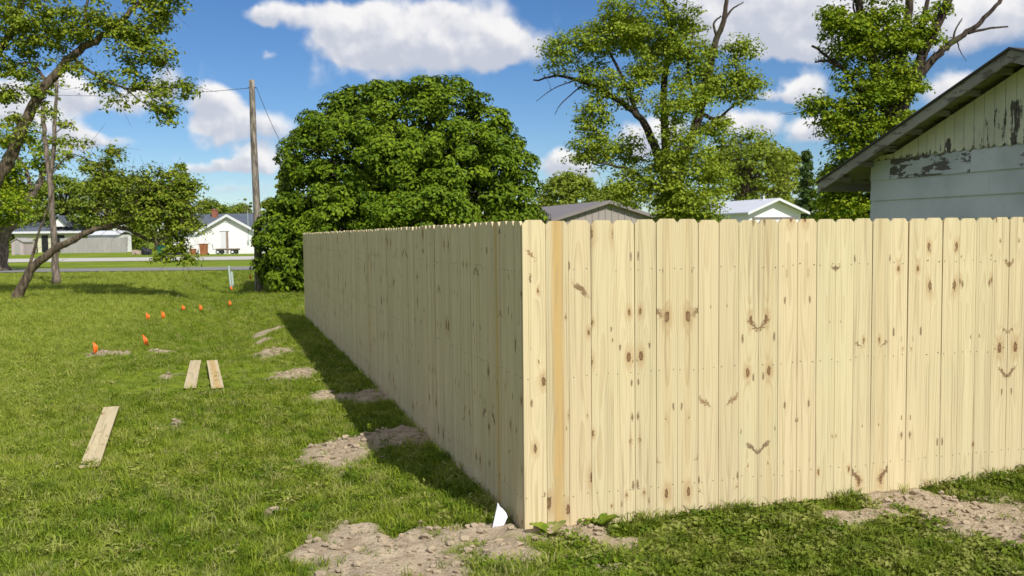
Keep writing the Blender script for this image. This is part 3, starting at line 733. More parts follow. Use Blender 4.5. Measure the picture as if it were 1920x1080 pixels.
# dense round tree beside the utility pole
def dome_tree():
    Y = 31.5; c = at(768, 345, Y); base = np.array([c[0], c[1], 0.0])
    T = thing('round_tree', 'dense dome-shaped dark green tree standing behind the fence by the pole', 'tree', base)
    wood = MB(); wood.tube(smooth_line([base-[0, 0, .2], base+[.05, 0, 1.0], base+[0, .1, 2.2]], 4), [.3]*3+[.26]*(6), 10)
    lv = MB(); cs = []
    ell = [(c+np.array([0, 0, -.25]), np.array([4.05, 3.85, 3.55]), 400)]
    for (px, py, r, dY, n) in [(606, 470, 1.35, -2.0, 40), (566, 512, .95, -2.4, 26), (660, 460, 1.5, -2.8, 40), (585, 400, 1.2, -1.0, 26), (680, 225, 1.1, 0, 26), (835, 205, 1.05, 0, 26), (760, 215, 1.0, 0, 20), (900, 262, 1.1, -.5, 28),
                               (622, 240, .95, 0, 22), (942, 330, 1.0, 0, 26), (950, 392, 1.0, -.4, 26), (585, 300, 1.0, 0, 26), (800, 430, 1.8, -3.0, 50), (548, 450, .75, -1.4, 18), (532, 440, .8, -1.6, 22), (545, 500, .8, -1.9, 22)]:
        ell.append((at(px, py, Y+dY), np.array([r, r, r*.9]), n))
    for (ce, ra, n) in ell:
        k = 0
        while k < n:
            d = rng.normal(size=3); d /= np.linalg.norm(d)
            if d[2] < -.75: continue
            p = ce + d*ra*(.80+.26*rng.random())
            if p[2] < .25: p[2] = .25+rng.random()*.4
            if d[1] > .55 and rng.random() < .55: continue
            cs.append((p, d)); k += 1
    for p, d in cs:
        rc = .26+.36*rng.random()**1.5; nl = int(150*(rc/.5)**1.5)
        q = rng.normal(size=(nl, 3)); q /= np.linalg.norm(q, axis=1)[:, None]
        q = q + d*.55 + np.array([0, 0, .35]); q /= np.linalg.norm(q, axis=1)[:, None]
        P = p + q*rc*(.7+.35*rng.random(nl))[:, None]*np.array([1, 1, .72])
        nn = q*.9 + d*.3 + np.array([0, 0, .5]) + rng.normal(size=(nl, 3))*.33
        leaves(lv, P, nn, .135*(.7+.6*rng.random(nl)), np.clip(.5+rng.normal(0, .1)+rng.normal(0, .22, nl), 0, 1))
        a = base+np.array([0, 0, 2.0+rng.random()]); mid = (a+p)/2+np.array([0, 0, .5])+rng.normal(size=3)*.2
        if rng.random() < .4: wood.tube(smooth_line([a, mid, p], 3), np.linspace(.06, .012, 7), 4, cap=False)
    for _ in range(9):                                          # inner foliage
        pass
    nin = 14000; d = rng.normal(size=(nin, 3)); d /= np.linalg.norm(d, axis=1)[:, None]
    P = c + np.array([0, 0, -.3]) + d*np.array([3.9, 3.6, 3.4])*(.35+.38*rng.random(nin))[:, None]; P = P[P[:, 2] > .4]
    leaves(lv, P, rng.normal(size=(len(P), 3))+[0, 0, .6], .19*(.7+.6*rng.random(len(P))), np.clip(.35+rng.normal(0, .2, len(P)), 0, 1))
    wood.build('trunk', M_barkd, T, smooth=True); lv.build('crown', LF_dome, T, attr='tone')
dome_tree()

tree('spreading_tree', 'tall spreading tree with dark forking limbs behind the tan shed corner', 36.0,
     [([(1288, 519), (1283, 430), (1268, 375), (1252, 345)], .40, .30),
      ([(1258, 360), (1236, 300), (1222, 262), (1196, 216), (1150, 183), (1102, 157), (1050, 142), (1000, 150)], .24, .03),
      ([(1266, 375), (1283, 290), (1312, 215), (1328, 140), (1343, 75), (1360, 30), (1361, -14)], .25, .07),
      ([(1358, 38), (1372, 18), (1394, 4)], .06, .02), ([(1345, 72), (1338, 45), (1352, 30)], .06, .03),
      ([(1256, 350), (1246, 240), (1246, 150, 1), (1258, 70, 1), (1250, 20, 1), (1240, -20, 1)], .20, .07),
      ([(1262, 372), (1215, 342), (1180, 318, -1), (1120, 305, -1)], .12, .03),
      ([(1318, 215), (1345, 222), (1380, 195), (1415, 178)], .09, .02),
      ([(1196, 216), (1170, 150), (1140, 90), (1130, 30)], .10, .03), ([(1312, 215), (1290, 130), (1300, 60)], .10, .03), ([(1080, 150), (1040, 165), (1005, 190)], .03, .01), ([(1090, 160), (1052, 195), (1040, 215)], .03, .01)],
     [(1165, 40, 62, 34), (1105, 85, 55, 22), (1045, 100, 42, 11), (1212, 85, 68, 38, 1), (1268, 70, 55, 24, 1), (1300, 110, 50, 22), (1385, 95, 28, 7), (1392, 165, 40, 16),
      (1345, 150, 45, 20), (1275, 195, 46, 22, -1.5), (1200, 150, 50, 18), (1120, 165, 48, 14), (1110, 225, 36, 12), (1110, 282, 46, 22), (1170, 290, 40, 14, 1), (1270, 290, 55, 28, -2),
      (1245, 365, 48, 26, -2), (1300, 385, 50, 30, -2), (1180, 350, 36, 14, -1), (1330, 250, 40, 12), (1250, -30, 90, 24), (1330, 330, 40, 16, -1), (1270, 415, 60, 26, -2)],
     LF_mid, M_barkd, leaf=.125, rc=.55, nl=78, tone=.55, bare=110, more=1.5)

tree('broken_tree', 'leafy tree with bare broken upper branches rising behind the old house roof', 24.0,
     [([(1640, 512), (1648, 400), (1655, 320), (1672, 250), (1688, 200)], .34, .24),
      ([(1672, 250), (1645, 150), (1622, 60), (1600, -30)], .17, .09), ([(1688, 205), (1690, 110), (1702, 30), (1708, -30)], .15, .09), ([(1690, 190), (1735, 95), (1768, 25), (1790, -30)], .15, .10),
      ([(1688, 215), (1720, 148), (1762, 100), (1790, 76), (1832, 48), (1868, 10), (1884, -8)], .14, .035),
      ([(1786, 78), (1792, 55), (1804, 34)], .035, .012), ([(1815, 62), (1850, 54), (1890, 50)], .045, .02), ([(1868, 12), (1872, -4), (1850, -14)], .03, .01), ([(1795, 78), (1800, 95), (1812, 115)], .02, .006),
      ([(1668, 270), (1608, 165), (1572, 120), (1522, 86)], .09, .03), ([(1580, 128), (1552, 114), (1528, 116)], .05, .025), ([(1735, 95), (1728, 50), (1745, -20)], .08, .05), ([(1610, 40), (1600, 10), (1612, -20)], .03, .02)],
     [(1560, 45, 32, 16), (1598, 82, 50, 34), (1650, 55, 50, 34), (1690, 95, 42, 22), (1625, 165, 55, 40), (1680, 165, 48, 30), (1600, 240, 55, 36), (1655, 250, 60, 44), (1560, 225, 40, 14), (1528, 196, 30, 8),
      (1600, 305, 60, 40), (1670, 310, 55, 36), (1725, 45, 20, 7), (1570, 345, 50, 26), (1742, 72, 18, 7), (1762, 20, 14, 5), (1640, -20, 60, 20), (1710, 230, 25, 12), (1590, 390, 50, 24)],
     LF_right, M_barkd, leaf=.095, rc=.38, nl=80, tone=.5, bare=70, twig=.009, more=1.15)

tree('overhanging_maple', 'big maple at the left edge arching a mossy limb across the sky', 26.0,
     [([(-75, 562), (-60, 440), (-25, 365), (8, 315), (32, 265), (58, 206), (90, 156), (135, 107), (172, 80), (207, 58), (258, 8), (300, -35)], .25, .055),
      ([(-60, 440), (-45, 260), (-8, 110), (20, 66), (38, 10), (60, -40)], .15, .06),
      ([(135, 107), (175, 138), (235, 165), (300, 168), (345, 160)], .06, .012), ([(207, 58), (255, 90), (300, 110), (320, 140)], .06, .012), ([(90, 156), (60, 120), (30, 120)], .06, .02), ([(172, 80), (160, 30), (170, -20)], .07, .03), ([(235, 165), (265, 190), (310, 215)], .03, .01)],
     [(15, 30, 60, 34), (80, 45, 62, 34), (145, 35, 50, 24), (195, 40, 45, 20), (240, 70, 36, 14), (290, 10, 45, 20), (325, -10, 30, 10), (268, 55, 40, 16), (285, 100, 36, 15), (240, 112, 30, 9), (65, 100, 46, 18), (25, 130, 36, 12),
      (300, 185, 34, 13), (345, 168, 20, 6), (258, 150, 30, 8), (195, 158, 28, 7), (312, 212, 20, 7), (70, 175, 26, 8), (10, 190, 34, 12), (25, 250, 36, 11), (90, 210, 16, 4), (215, 190, 14, 3), (150, 130, 24, 6), (20, -50, 70, 18), (120, -50, 70, 18), (230, -50, 60, 14), (-40, 100, 60, 14)],
     LF_left, M_bark, leaf=.105, rc=.38, nl=52, tone=.55, bare=80, twig=.009, more=1.15)

tree('leaning_tree', 'small leaning tree with a bowed trunk and drooping leafy crown', 27.0,
     [([(24, 557), (58, 507), (98, 471), (138, 449), (168, 433), (205, 424), (240, 431), (272, 448)], .15, .045),
      ([(44, 531), (60, 482), (74, 432), (88, 395), (102, 350)], .055, .02), ([(200, 425), (255, 412), (315, 392), (350, 400)], .06, .015), ([(185, 428), (215, 395), (250, 360)], .05, .012), ([(270, 448), (300, 462), (310, 482)], .02, .006), ([(330, 400), (350, 440), (356, 485)], .02, .006)],
     [(245, 352, 42, 26), (200, 345, 30, 13), (300, 350, 42, 24), (335, 385, 38, 22), (350, 430, 30, 13), (305, 420, 40, 20), (330, 462, 18, 6), (275, 385, 42, 22), (350, 350, 26, 10), (305, 484, 10, 3), (352, 486, 8, 3), (225, 395, 30, 8), (180, 320, 16, 4), (205, 300, 16, 4)],
     LF_left, M_bark, leaf=.10, rc=.36, nl=58, tone=.5, bare=230, twig=.009, more=1.4)

tree('forked_trunk', 'slim pale forked trunk with few leaves standing beside the leaning tree', 36.0,
     [([(105, 528), (101, 440), (94, 350), (90, 310), (84, 255), (79, 190)], .135, .08), ([(93, 340), (101, 280), (104, 210), (107, 150)], .10, .06), ([(95, 330), (130, 290), (165, 300)], .04, .015), ([(103, 250), (125, 235), (140, 240)], .03, .01), ([(150, 292), (180, 305), (210, 285)], .025, .01)],
     [(150, 285, 26, 7), (125, 235, 14, 3), (170, 305, 22, 6), (207, 287, 16, 4), (118, 262, 14, 3), (100, 160, 16, 4), (190, 318, 20, 5)],
     LF_left, M_barkp, leaf=.14, rc=.40, nl=30, tone=.55, bare=40)

tree('old_maple', 'thick-trunked old tree beside the street at the left edge', 52.0,
     [([(-6, 503), (-4, 470), (-6, 430), (-15, 380), (-20, 300)], .62, .35), ([(-2, 455), (14, 432), (40, 395), (62, 362), (78, 335), (92, 300)], .34, .14), ([(60, 365), (50, 320), (30, 290)], .15, .06)],
     [(22, 378, 36, 26, -2), (0, 405, 30, 16, -2), (10, 345, 36, 20), (50, 320, 40, 18), (-30, 330, 60, 30), (95, 290, 40, 14), (-30, 260, 60, 24), (40, 260, 40, 14)],
     LF_right, M_barkp, leaf=.20, rc=.62, nl=44, tone=.5)

def far_tree(label, px, top, half, Y, leafm, tone=.5, n=70, bottom=None, leaf=.30, group=None, wispy=1.0, cone=False):
    zt = at(px, top, Y)[2]; b = at(px, 440, Y); base = np.array([b[0], b[1], 0.0]); r = half*Y/F
    T = thing('conifer_tree' if cone else 'background_tree', label, 'tree', base, group)
    wood = MB(); wood.tube(smooth_line([base-[0, 0, .2], base+[.1, 0, zt*.3], base+[-.1, 0, zt*.75]], 3), np.linspace(.02*zt+.08, .05, 7), 7)
    lv = MB(); z0 = .10*zt
    for _ in range(n):
        h = rng.random()**.85; z = z0+(zt-z0)*h
        prof = (1-h)*1.0+.05 if cone else math.sqrt(max(.05, 1-(2*(h-.42)/1.16)**2))
        th = rng.random()*2*np.pi; q = r*prof*(.45+.55*rng.random())
        c = np.array([base[0]+q*math.cos(th), base[1]+q*math.sin(th), z-.25*r*(not cone)*.3])
        rc = r*(.17+.17*rng.random())*wispy
        wood.tube(smooth_line([base+[0, 0, z*.6], (base+[0, 0, z*.8]+c)/2, c], 2), np.linspace(.07, .02, 5), 4, cap=False)
        clump(lv, c, rc, int(44+26*rng.random()), leaf, tone0=np.clip(tone+rng.normal(0, .14), 0, 1))
    wood.build('trunk', M_bark, T, smooth=True); lv.build('crown', leafm, T, attr='tone')

GB = 'trees in the background'
far_tree('light green tree seen between the round tree and the tan shed', 1066, 322, 66, 95, LF_far, .65, 170, leaf=.36, group=GB)
far_tree('hazy green treetop beside the dark limbs above the tan shed', 1150, 345, 62, 105, LF_far, .5, 130, leaf=.4, group=GB)
far_tree('broad pale green tree rising above the white garage roof', 1400, 240, 95, 75, LF_far, .55, 190, leaf=.30, group=GB)
far_tree('rounded yellow-green tree behind the right end of the white garage', 1472, 282, 55, 82, LF_far, .8, 90, leaf=.32, group=GB)
far_tree('dark pointed conifer between the garage and the old house', 1512, 285, 30, 66, LF_pine, .5, 90, leaf=.26, group=GB, cone=True)
far_tree('dark leafy tree filling the gap left of the old house wall', 1575, 325, 55, 50, LF_right, .45, 120, leaf=.22, group=GB)
far_tree('dull green tree low behind the forked trunk', 120, 330, 72, 130, LF_far, .35, 160, leaf=.42, group=GB)
far_tree('olive tree behind the pale wall and leaning tree', 208, 328, 76, 128, LF_far, .3, 180, leaf=.42, group=GB)
far_tree('wispy taller tree above the white house roof edge', 345, 305, 36, 118, LF_left, .45, 60, leaf=.36, group=GB, wispy=.8)
far_tree('bushy tree left of the wispy one behind the white house', 292, 342, 58, 140, LF_far, .45, 120, leaf=.45, group=GB)
far_tree('low tree just left of the chimney on the skyline', 392, 374, 46, 170, LF_far, .4, 90, leaf=.5, group=GB)
far_tree('low rounded tree on the skyline left of the pole', 446, 382, 58, 180, LF_far, .5, 110, leaf=.5, group=GB)
far_tree('thin bare-looking tree on the skyline beside the pole', 462, 358, 16, 175, LF_far, .4, 14, leaf=.4, group=GB, wispy=.7)
far_tree('tree on the skyline between the pole and the round tree', 515, 372, 40, 170, LF_far, .5, 60, leaf=.5, group=GB)
far_tree('soft green willow peeking out left of the round tree', 540, 300, 24, 60, LF_far, .75, 60, leaf=.22, group=GB)
far_tree('tree at the far left edge behind the old trunk', 25, 345, 70, 134, LF_right, .55, 150, leaf=.42, group=GB)

# ------------------------------------------------------------------ utility pole, wires, pedestal
pb = gnd(485, 548); pt = at(472, 150, pb[1])
pole = thing('utility_pole', 'tall weathered wooden utility pole beside the round tree', 'pole', pb)
mb = MB(); mb.tube(smooth_line([pb-[0, 0, .3], pb+(pt-pb)*.35+[.03, 0, 0], pb+(pt-pb)*.7, pt], 5), np.linspace(.135, .088, 16), 12)
mb.build('shaft', M_pole, pole, smooth=True)
mb = MB(); h0 = pt-np.array([0, 0, .25]); mb.tube([h0+[-.13, -.02, 0], h0+[.15, -.02, 0]], .018, 6); mb.build('bolt', M_wire, pole)
def wire(label, a, b, sag, r=.009):
    t = np.linspace(0, 1, 25)[:, None]; P = a+(b-a)*t; P[:, 2] -= sag*4*(t*(1-t))[:, 0]
    mb = MB(); mb.tube(P, r, 5); tag(mb.build('overhead_wire', M_wire, origin=a), label, 'wire')
wire('thin wire running left from the pole top through the maple leaves', h0, at(-160, 150, 40), .45)
wire('thin wire slanting down right from the pole into the round tree', h0+np.array([.15, 0, 0]), at(545, 300, 31.0), .15)
pg = gnd(435, 541)
ped = thing('cable_pedestal', 'pale green slotted marker pedestal leaning beside the ditch', 'pedestal', pg)
Mx = Matrix.Translation(Vector(pg)) @ Matrix.Rotation(R(-4), 4, 'Y') @ Matrix.Rotation(R(25), 4, 'Z')
mb = MB(); mb.box((-.075, -.05, -.1), (-.008, .05, .86), Mx); mb.box((-.06, -.035, .86), (-.015, .035, .91), Mx); mb.build('left_panel', M_ped, ped)
mb = MB(); mb.box((.008, -.045, -.1), (.080, .045, .66), Mx); mb.build('right_panel', M_ped, ped)
mb = MB(); mb.box((-.0075, -.02, -.1), (.0075, .03, .84), Mx); mb.build('back_channel', M_wire, ped)

# ------------------------------------------------------------------ far houses
def ff(px0, Yb):   # image-parallel frame at pixel column px0, depth Yb
    p = at(px0, 445, Yb); return np.array([p[0], p[1]])
Y2 = gnd(420, 476)[1]; S2 = Y2/F
zpx = lambda py, Y=None, px=430: float(at(px, py, Y or Y2)[2])
hx = lambda px, Y=None: float(at(px, 445, Y or Y2)[0])
cx = hx(428); base = np.array([cx, Y2, 0.0])
hs = thing('white_house', 'white gabled house with a brick chimney across the street', 'house', base)
def FP(u, d, z): return (cx+u, Y2+d, z)
hwid = 60*S2; zr = zpx(402); sl2 = .56; zw = zr-sl2*hwid
mb = MB(); mb.prism([(-hwid+.25, 0), (hwid-.25, 0), (hwid-.25, zw+.1), (0, zr-.18), (-hwid+.25, zw+.1)], 0, 5, FP); mb.build('wall', M_white, hs)
for s in (-1, 1):
    mb = MB(); mb.prism([(0, zr), (s*(hwid+.15), zr-sl2*(hwid+.15)), (s*(hwid+.15), zr-sl2*(hwid+.15)-.10), (0, zr-.10)], -.40, 6, FP); mb.build('roof', M_shingle, hs)
    mb = MB(); mb.prism([(0, zr+.02), (s*(hwid+.2), zr+.02-sl2*(hwid+.2)), (s*(hwid+.2), zr-.26-sl2*(hwid+.2)), (0, zr-.26)], -.46, -.402, FP); mb.build('rake_board', M_whitet, hs)
xl, xr_ = hx(298)-cx, hx(560)-cx; ze = zpx(432)
mb = MB(); mb.box(FP(xl, 4.0, 0), FP(xr_, 11, ze)); mb.build('main_wall', M_white, hs)
rz_ = zpx(401, Y2+8)
for s in (-1, 1):
    mb = MB(); yy = lambda q: 7.5+s*q
    mb.prism([(7.5, rz_), (7.5+s*4.0, ze-.05), (7.5+s*4.0, ze-.15), (7.5, rz_-.10)], xl-.3, xr_+.3, lambda u, d, z: FP(d, u, z)); mb.build('main_roof', M_shingle, hs)
mb = MB(); c0 = hx(405, Y2+7)-cx; mb.box(FP(c0-.28, 6.6, rz_-.5), FP(c0+.28, 7.2, zpx(392, Y2+7))); ch = mb.build('chimney', M_brick, hs)
mb = MB(); mb.box(FP(c0-.33, 6.55, zpx(392, Y2+7)-.12), FP(c0+.33, 7.25, zpx(392, Y2+7)-.02)); mb.build('chimney_cap', M_brick, ch)
dx0, dx1 = hx(415)-cx, hx(429)-cx
mb = MB(); mb.box(FP(dx0, -.05, .15), FP(dx1, -.004, zpx(433))); dr = mb.build('door', M_whitet, hs)
mb = MB(); mb.box(FP(dx1-.26, -.10, .15), FP(dx1-.04, -.052, zpx(433)-.05)); mb.build('door_panel', M_deck, dr)
mb = MB(); mb.box(FP(dx0-.1, -.12, zpx(433)), FP(dx1+.1, -.004, zpx(433)+.07)); mb.build('door_header', M_whitet, hs)
mb = MB(); mb.box(FP(-.28, -.06, zr-.85), FP(.22, -.004, zr-.55)); mb.build('gable_vent', M_whitet, hs)
mb = MB(); mx_ = hx(466)-cx; mb.box(FP(mx_-.10, -.12, zpx(458)), FP(mx_+.08, -.004, zpx(450))); mb.build('meter_box', M_ped, hs)
mb = MB(); mb.tube([FP(mx_, -.06, zpx(450)), FP(mx_, -.06, zr+.4)], .03, 6); mb.build('service_mast', M_ped, hs)

# flat-bed cart by the door
yc = Y2-1.6
def cart():
    T = thing('flatbed_cart', 'low wooden flatbed cart parked at the white house door', 'cart', (hx(427, yc), yc, 0))
    a, b = hx(402, yc), hx(452, yc)
    for k in range(6):
        mb = MB(); mb.box((a+.3+(b-a-.6)*k/6+.01, yc-.6, .52), (a+.3+(b-a-.6)*(k+1)/6-.01, yc+.6, .60)); mb.build('deck_board', M_deck, T)
    mb = MB(); mb.box((a+.3, yc-.55, .42), (b-.3, yc-.45, .515)); mb.box((a+.3, yc+.45, .42), (b-.3, yc+.55, .515)); mb.build('chassis', M_wire, T)
    for x in (a+.55, b-.75):
        for y in (yc-.72, yc+.62):
            mb = MB(); mb.tube([(x, y, .24), (x, y+.12, .24)], .24, 14); w = mb.build('wheel', M_tyre, T)
            mb = MB(); mb.tube([(x, y-.012, .24), (x, y-.002, .24)], .13, 10); mb.build('hub', M_whitet, w)
    mb = MB(); mb.tube([(a+.28, yc, .48), (a-.2, yc, .5), (a-.25, yc, 1.1)], .03, 6); mb.build('handle', M_wire, T)
cart()
def bin_(px0, px1, top, bot, mat, label, name='wheeled_bin', cat='bin'):
    g = gnd((px0+px1)/2, bot); Y = g[1]; w = (px1-px0)*Y/F/2; h = (bot-top)*Y/F
    T = thing(name, label, cat, (g[0], Y, g[2]))
    mb = MB()
    V = [(g[0]+sx*w*(.82 if z == 0 else 1), Y+sy*w*(.8 if z == 0 else 1), g[2]+.06+z) for z in (0, h*.86) for sx, sy in ((-1, -1), (1, -1), (1, 1), (-1, 1))]
    mb.add(V, np.array([[3, 2, 1, 0], [4, 5, 6, 7], [0, 1, 5, 4], [1, 2, 6, 5], [2, 3, 7, 6], [3, 0, 4, 7]])); mb.build('body', mat, T)
    mb = MB(); mb.box((g[0]-w*1.08, Y-w*1.1, g[2]+h*.86+.063), (g[0]+w*1.08, Y+w*1.1, g[2]+h*.86+.12)); mb.build('lid', mat, T)
    for s in (-1, 1):
        mb = MB(); mb.tube([(g[0]+s*w*.9, Y+w*.85, g[2]+.12), (g[0]+s*(w*.9+.07), Y+w*.85, g[2]+.12)], .12, 10); mb.build('wheel', M_tyre, T)
bin_(297, 308, 460, 478.5, M_green, 'dark green wheeled bin at the corner of the white house')
bin_(376, 389, 456, 478.5, M_rust, 'tall rust-brown bin against the white house gable', 'rusty_bin')
bin_(357, 367, 467, 478.5, M_rust, 'short rust-brown bin under the hanging twigs', 'rusty_bin')
def heap(name, label, cat, px, bot, wpx, hpx, mat, parts=5):
    g = gnd(px, bot); Y = g[1]; w = wpx*Y/F/2; h = hpx*Y/F
    T = thing(name, label, cat, (g[0], Y, g[2]))
    for k in range(parts):
        mb = MB(); c = np.array([g[0]+(k/(parts-1)-.5)*1.5*w, Y+rng.normal(0, .15), g[2]])
        th = np.linspace(0, 2*np.pi, 9, endpoint=False); V = []; hh = h*(.55+.45*rng.random()); rr = w*(.35+.2*rng.random())
        for q, zz in ((1, -.02), (1.05, .35), (.75, .75), (.2, 1.0)):
            V += [(c[0]+rr*q*math.cos(t)*(1+.15*rng.normal()), c[1]+rr*q*math.sin(t), c[2]+hh*zz) for t in th]
        fa = [[r_*9+j, r_*9+(j+1) % 9, (r_+1)*9+(j+1) % 9, (r_+1)*9+j] for r_ in range(3) for j in range(9)]
        mb.add(V, [np.array(fa), np.array([list(range(27, 36))])]); mb.build('lump', mat, T, smooth=True)
heap('rubbish_bags', 'heap of black rubbish bags beside the green bin', 'rubbish bags', 277, 478, 18, 16, M_black)
heap('rock_pile', 'tan rock pile left of the black rubbish bags', 'rocks', 256, 477, 18, 9, M_rock)
heap('toy_heap', 'dark clutter low against the white house wall', 'clutter', 330, 478, 26, 8, M_black)

# pale board wall, small shed, grey-roofed house
Y1 = gnd(180, 474)[1]
def boards(label, px0, px1, top, Y, mat, name='board_wall', step=.30, gap=.012, cat='wall'):
    a, b = hx(px0, Y), hx(px1, Y); h = float(at((px0+px1)/2, top, Y)[2])
    T = thing(name, label, cat, ((a+b)/2, Y, 0)); x = a
    k = 0
    while x < b-.01:
        mb = MB(); hh = h+rng.normal(0, .02); mb.box((x, Y+rng.normal(0, .008), 0), (min(x+step, b)-gap, Y+.04, hh)); mb.build('board', mat, T); x += step; k += 1
    mb = MB(); mb.box((a, Y+.055, .4), (b, Y+.10, .5)); mb.box((a, Y+.055, h-.4), (b, Y+.10, h-.3)); mb.build('rail', mat, T)
boards('long pale weathered board wall across the street', 112, 238, 446, Y1, M_concrete, step=.6)
boards('black picket yard fence beside the pinkish shed', 50, 70, 449, Y1+1.5, M_black, 'picket_fence', .17, .09, 'fence')
g = gnd(36, 478); Yp = g[1]; w = 14*Yp/F
sh = thing('pink_shed', 'small pinkish shed beside the black picket fence', 'shed', (g[0], Yp, 0))
zt_ = float(at(36, 452, Yp)[2]); M_pink = mat_plain('faded_pink_boards', (0.46, 0.38, 0.37), .9, .15, 3)
mb = MB(); mb.prism([(-w, 0), (w*.6, 0), (w*.6, zt_-.1), (-w*.2, zt_+.25), (-w, zt_-.1)], 0, 2.2, lambda u, d, z: (g[0]+u, Yp+d, z)); mb.build('wall', M_pink, sh)
for s in (-1, 1):
    mb = MB(); mb.prism([(-w*.2, zt_+.36), (-w*.2+s*w*.92, zt_-.08), (-w*.2+s*w*.92, zt_-.17), (-w*.2, zt_+.27)], -.15, 2.35, lambda u, d, z: (g[0]+u, Yp+d, z)); mb.build('roof', M_concrete, sh)
mb = MB(); mb.box((g[0]-w*.5, Yp-.05, .05), (g[0]+w*.1, Yp-.003, 1.5)); mb.build('door', M_concrete, sh)

Y3 = 124.0
hb = thing('grey_roofed_house', 'cream house with grey hipped roof and white dormer gable behind trunks', 'house', (hx(95, Y3), Y3, 0))
X = lambda px: hx(px, Y3); Z = lambda py: float(at(100, py, Y3)[2])
mb = MB(); mb.box((X(28), Y3, 0), (X(150), Y3+8, Z(436))); mb.build('wall', M_cream, hb)
ze3, zr3 = Z(434), Z(408)
mb = MB(); a, b = X(22), X(156); mb.add([(a, Y3-.5, ze3), (b, Y3-.5, ze3), (b, Y3+8.5, ze3), (a, Y3+8.5, ze3), (X(55), Y3+4, zr3), (X(118), Y3+4, zr3)], [np.array([[0, 1, 5, 4], [2, 3, 4, 5]]), np.array([[1, 2, 5], [3, 0, 4]]), np.array([[3, 2, 1, 0]])])
mb.build('roof', M_shingle, hb)
mb = MB(); mb.box((a, Y3-.62, ze3-.25), (b, Y3-.503, ze3+.03)); mb.build('eave_board', M_whitet, hb)
gxa, gxb, gxm = X(98), X(133), X(114)
mb = MB(); mb.prism([(gxa+.3, Z(425)), (gxb-.3, Z(425)), (gxm, Z(408))], -.45, 3.5, lambda u, d, z: (u, Y3+d, z)); mb.build('dormer_gable', M_white, hb)
for e in (gxa, gxb):
    mb = MB(); s = (e-gxm)*1.08; mb.prism([(gxm, Z(404)), (gxm+s, Z(425.5)), (gxm+s, Z(427)), (gxm, Z(405.6))], -.8, 4.2, lambda u, d, z: (u, Y3+d, z)); mb.build('dormer_roof', M_shingle, hb)
mb = MB(); mb.box((X(106), Y3-.06, 0), (X(121), Y3-.004, Z(441))); mb.build('porch_opening', M_dark, hb)
mb = MB(); mb.box((X(78), Y3-.06, 0), (X(90), Y3-.004, Z(441))); mb.build('window', M_dark, hb)
Y4 = 118.0
lb = thing('low_outbuilding', 'low white outbuilding with shallow roof above the pale board wall', 'outbuilding', (hx(192, Y4), Y4, 0))
a, b = hx(164, Y4), hx(222, Y4); zz = float(at(190, 436, Y4)[2])
mb = MB(); mb.box((a, Y4, 0), (b, Y4+4, zz-.3)); mb.build('wall', M_white, lb)
for s in (-1, 1):
    mb = MB(); mb.prism([(2, zz+.25), (2+s*2.4, zz-.25), (2+s*2.4, zz-.33), (2, zz+.17)], a-.2, b+.2, lambda u, d, z: (d, Y4+u, z)); mb.build('roof', M_wroof, lb)

# ------------------------------------------------------------------ marker flags
def flag(px, bot, top, label, mat=M_orange, lean=(0, 0), size=1.0, group='orange marker flags in the lawn'):
    g = gnd(px, bot); Y = g[1]; h = (bot-top)*Y/F
    T = thing('marker_flag', label, 'flag', g, group)
    tip = g+np.array([lean[0]*h, lean[1]*h, h])
    mb = MB(); mb.tube([g-[0, 0, .05], (g+tip)/2+[.004, 0, 0], tip], .0018, 5); mb.build('wire_stem', M_wire, T)
    a = rng.random()*1.2-.2; du = np.array([math.cos(a), math.sin(a), 0])*.075*size; fh = min(.20*size, h*.85)
    cols = 6; V = []
    for k in range(cols+1):
        q = k/cols; wv_ = np.array([-du[1], du[0], 0])*.35*math.sin(q*4+rng.random())
        sag = np.array([0, 0, -.075*q*size])
        for r_ in (0, .5, 1.0):
            V.append(tip-(tip-g)/h*fh*r_*(1-.55*q) + du*q*(1-.15*r_) + wv_*q + sag)
    fa = [[k*3+r_, k*3+r_+1, k*3+r_+4, k*3+r_+3] for k in range(cols) for r_ in (0, 1)]
    mb = MB(); mb.add(V, np.array(fa)); ob = mb.build('flag_sheet', mat, T, smooth=True)
    md = ob.modifiers.new('thickness', 'SOLIDIFY'); md.thickness = .0012
flag(175, 668, 640, 'orange flag farthest left in the lawn, beside a worn earth streak')
flag(271, 650, 626, 'left orange flag of the close pair behind the scrap boards', lean=(-.15, 0))
flag(277, 652, 630, 'right orange flag of the close pair behind the scrap boards', lean=(-.25, 0))
flag(274, 603, 585, 'left orange flag of the two mid-lawn flags standing side by side')
flag(303, 602, 582, 'right orange flag of the two mid-lawn flags standing side by side')
flag(341, 585, 570, 'small orange flag farther back, left of the ditch pair')
flag(374, 586, 570, 'small orange flag farther back with white base near the ditch')
flag(429, 577, 562, 'orange flag standing in the ditch bottom')
flag(432, 548, 535, 'orange flag at the foot of the green pedestal')
flag(468, 530, 515, 'faint orange flag between the pedestal and the utility pole')
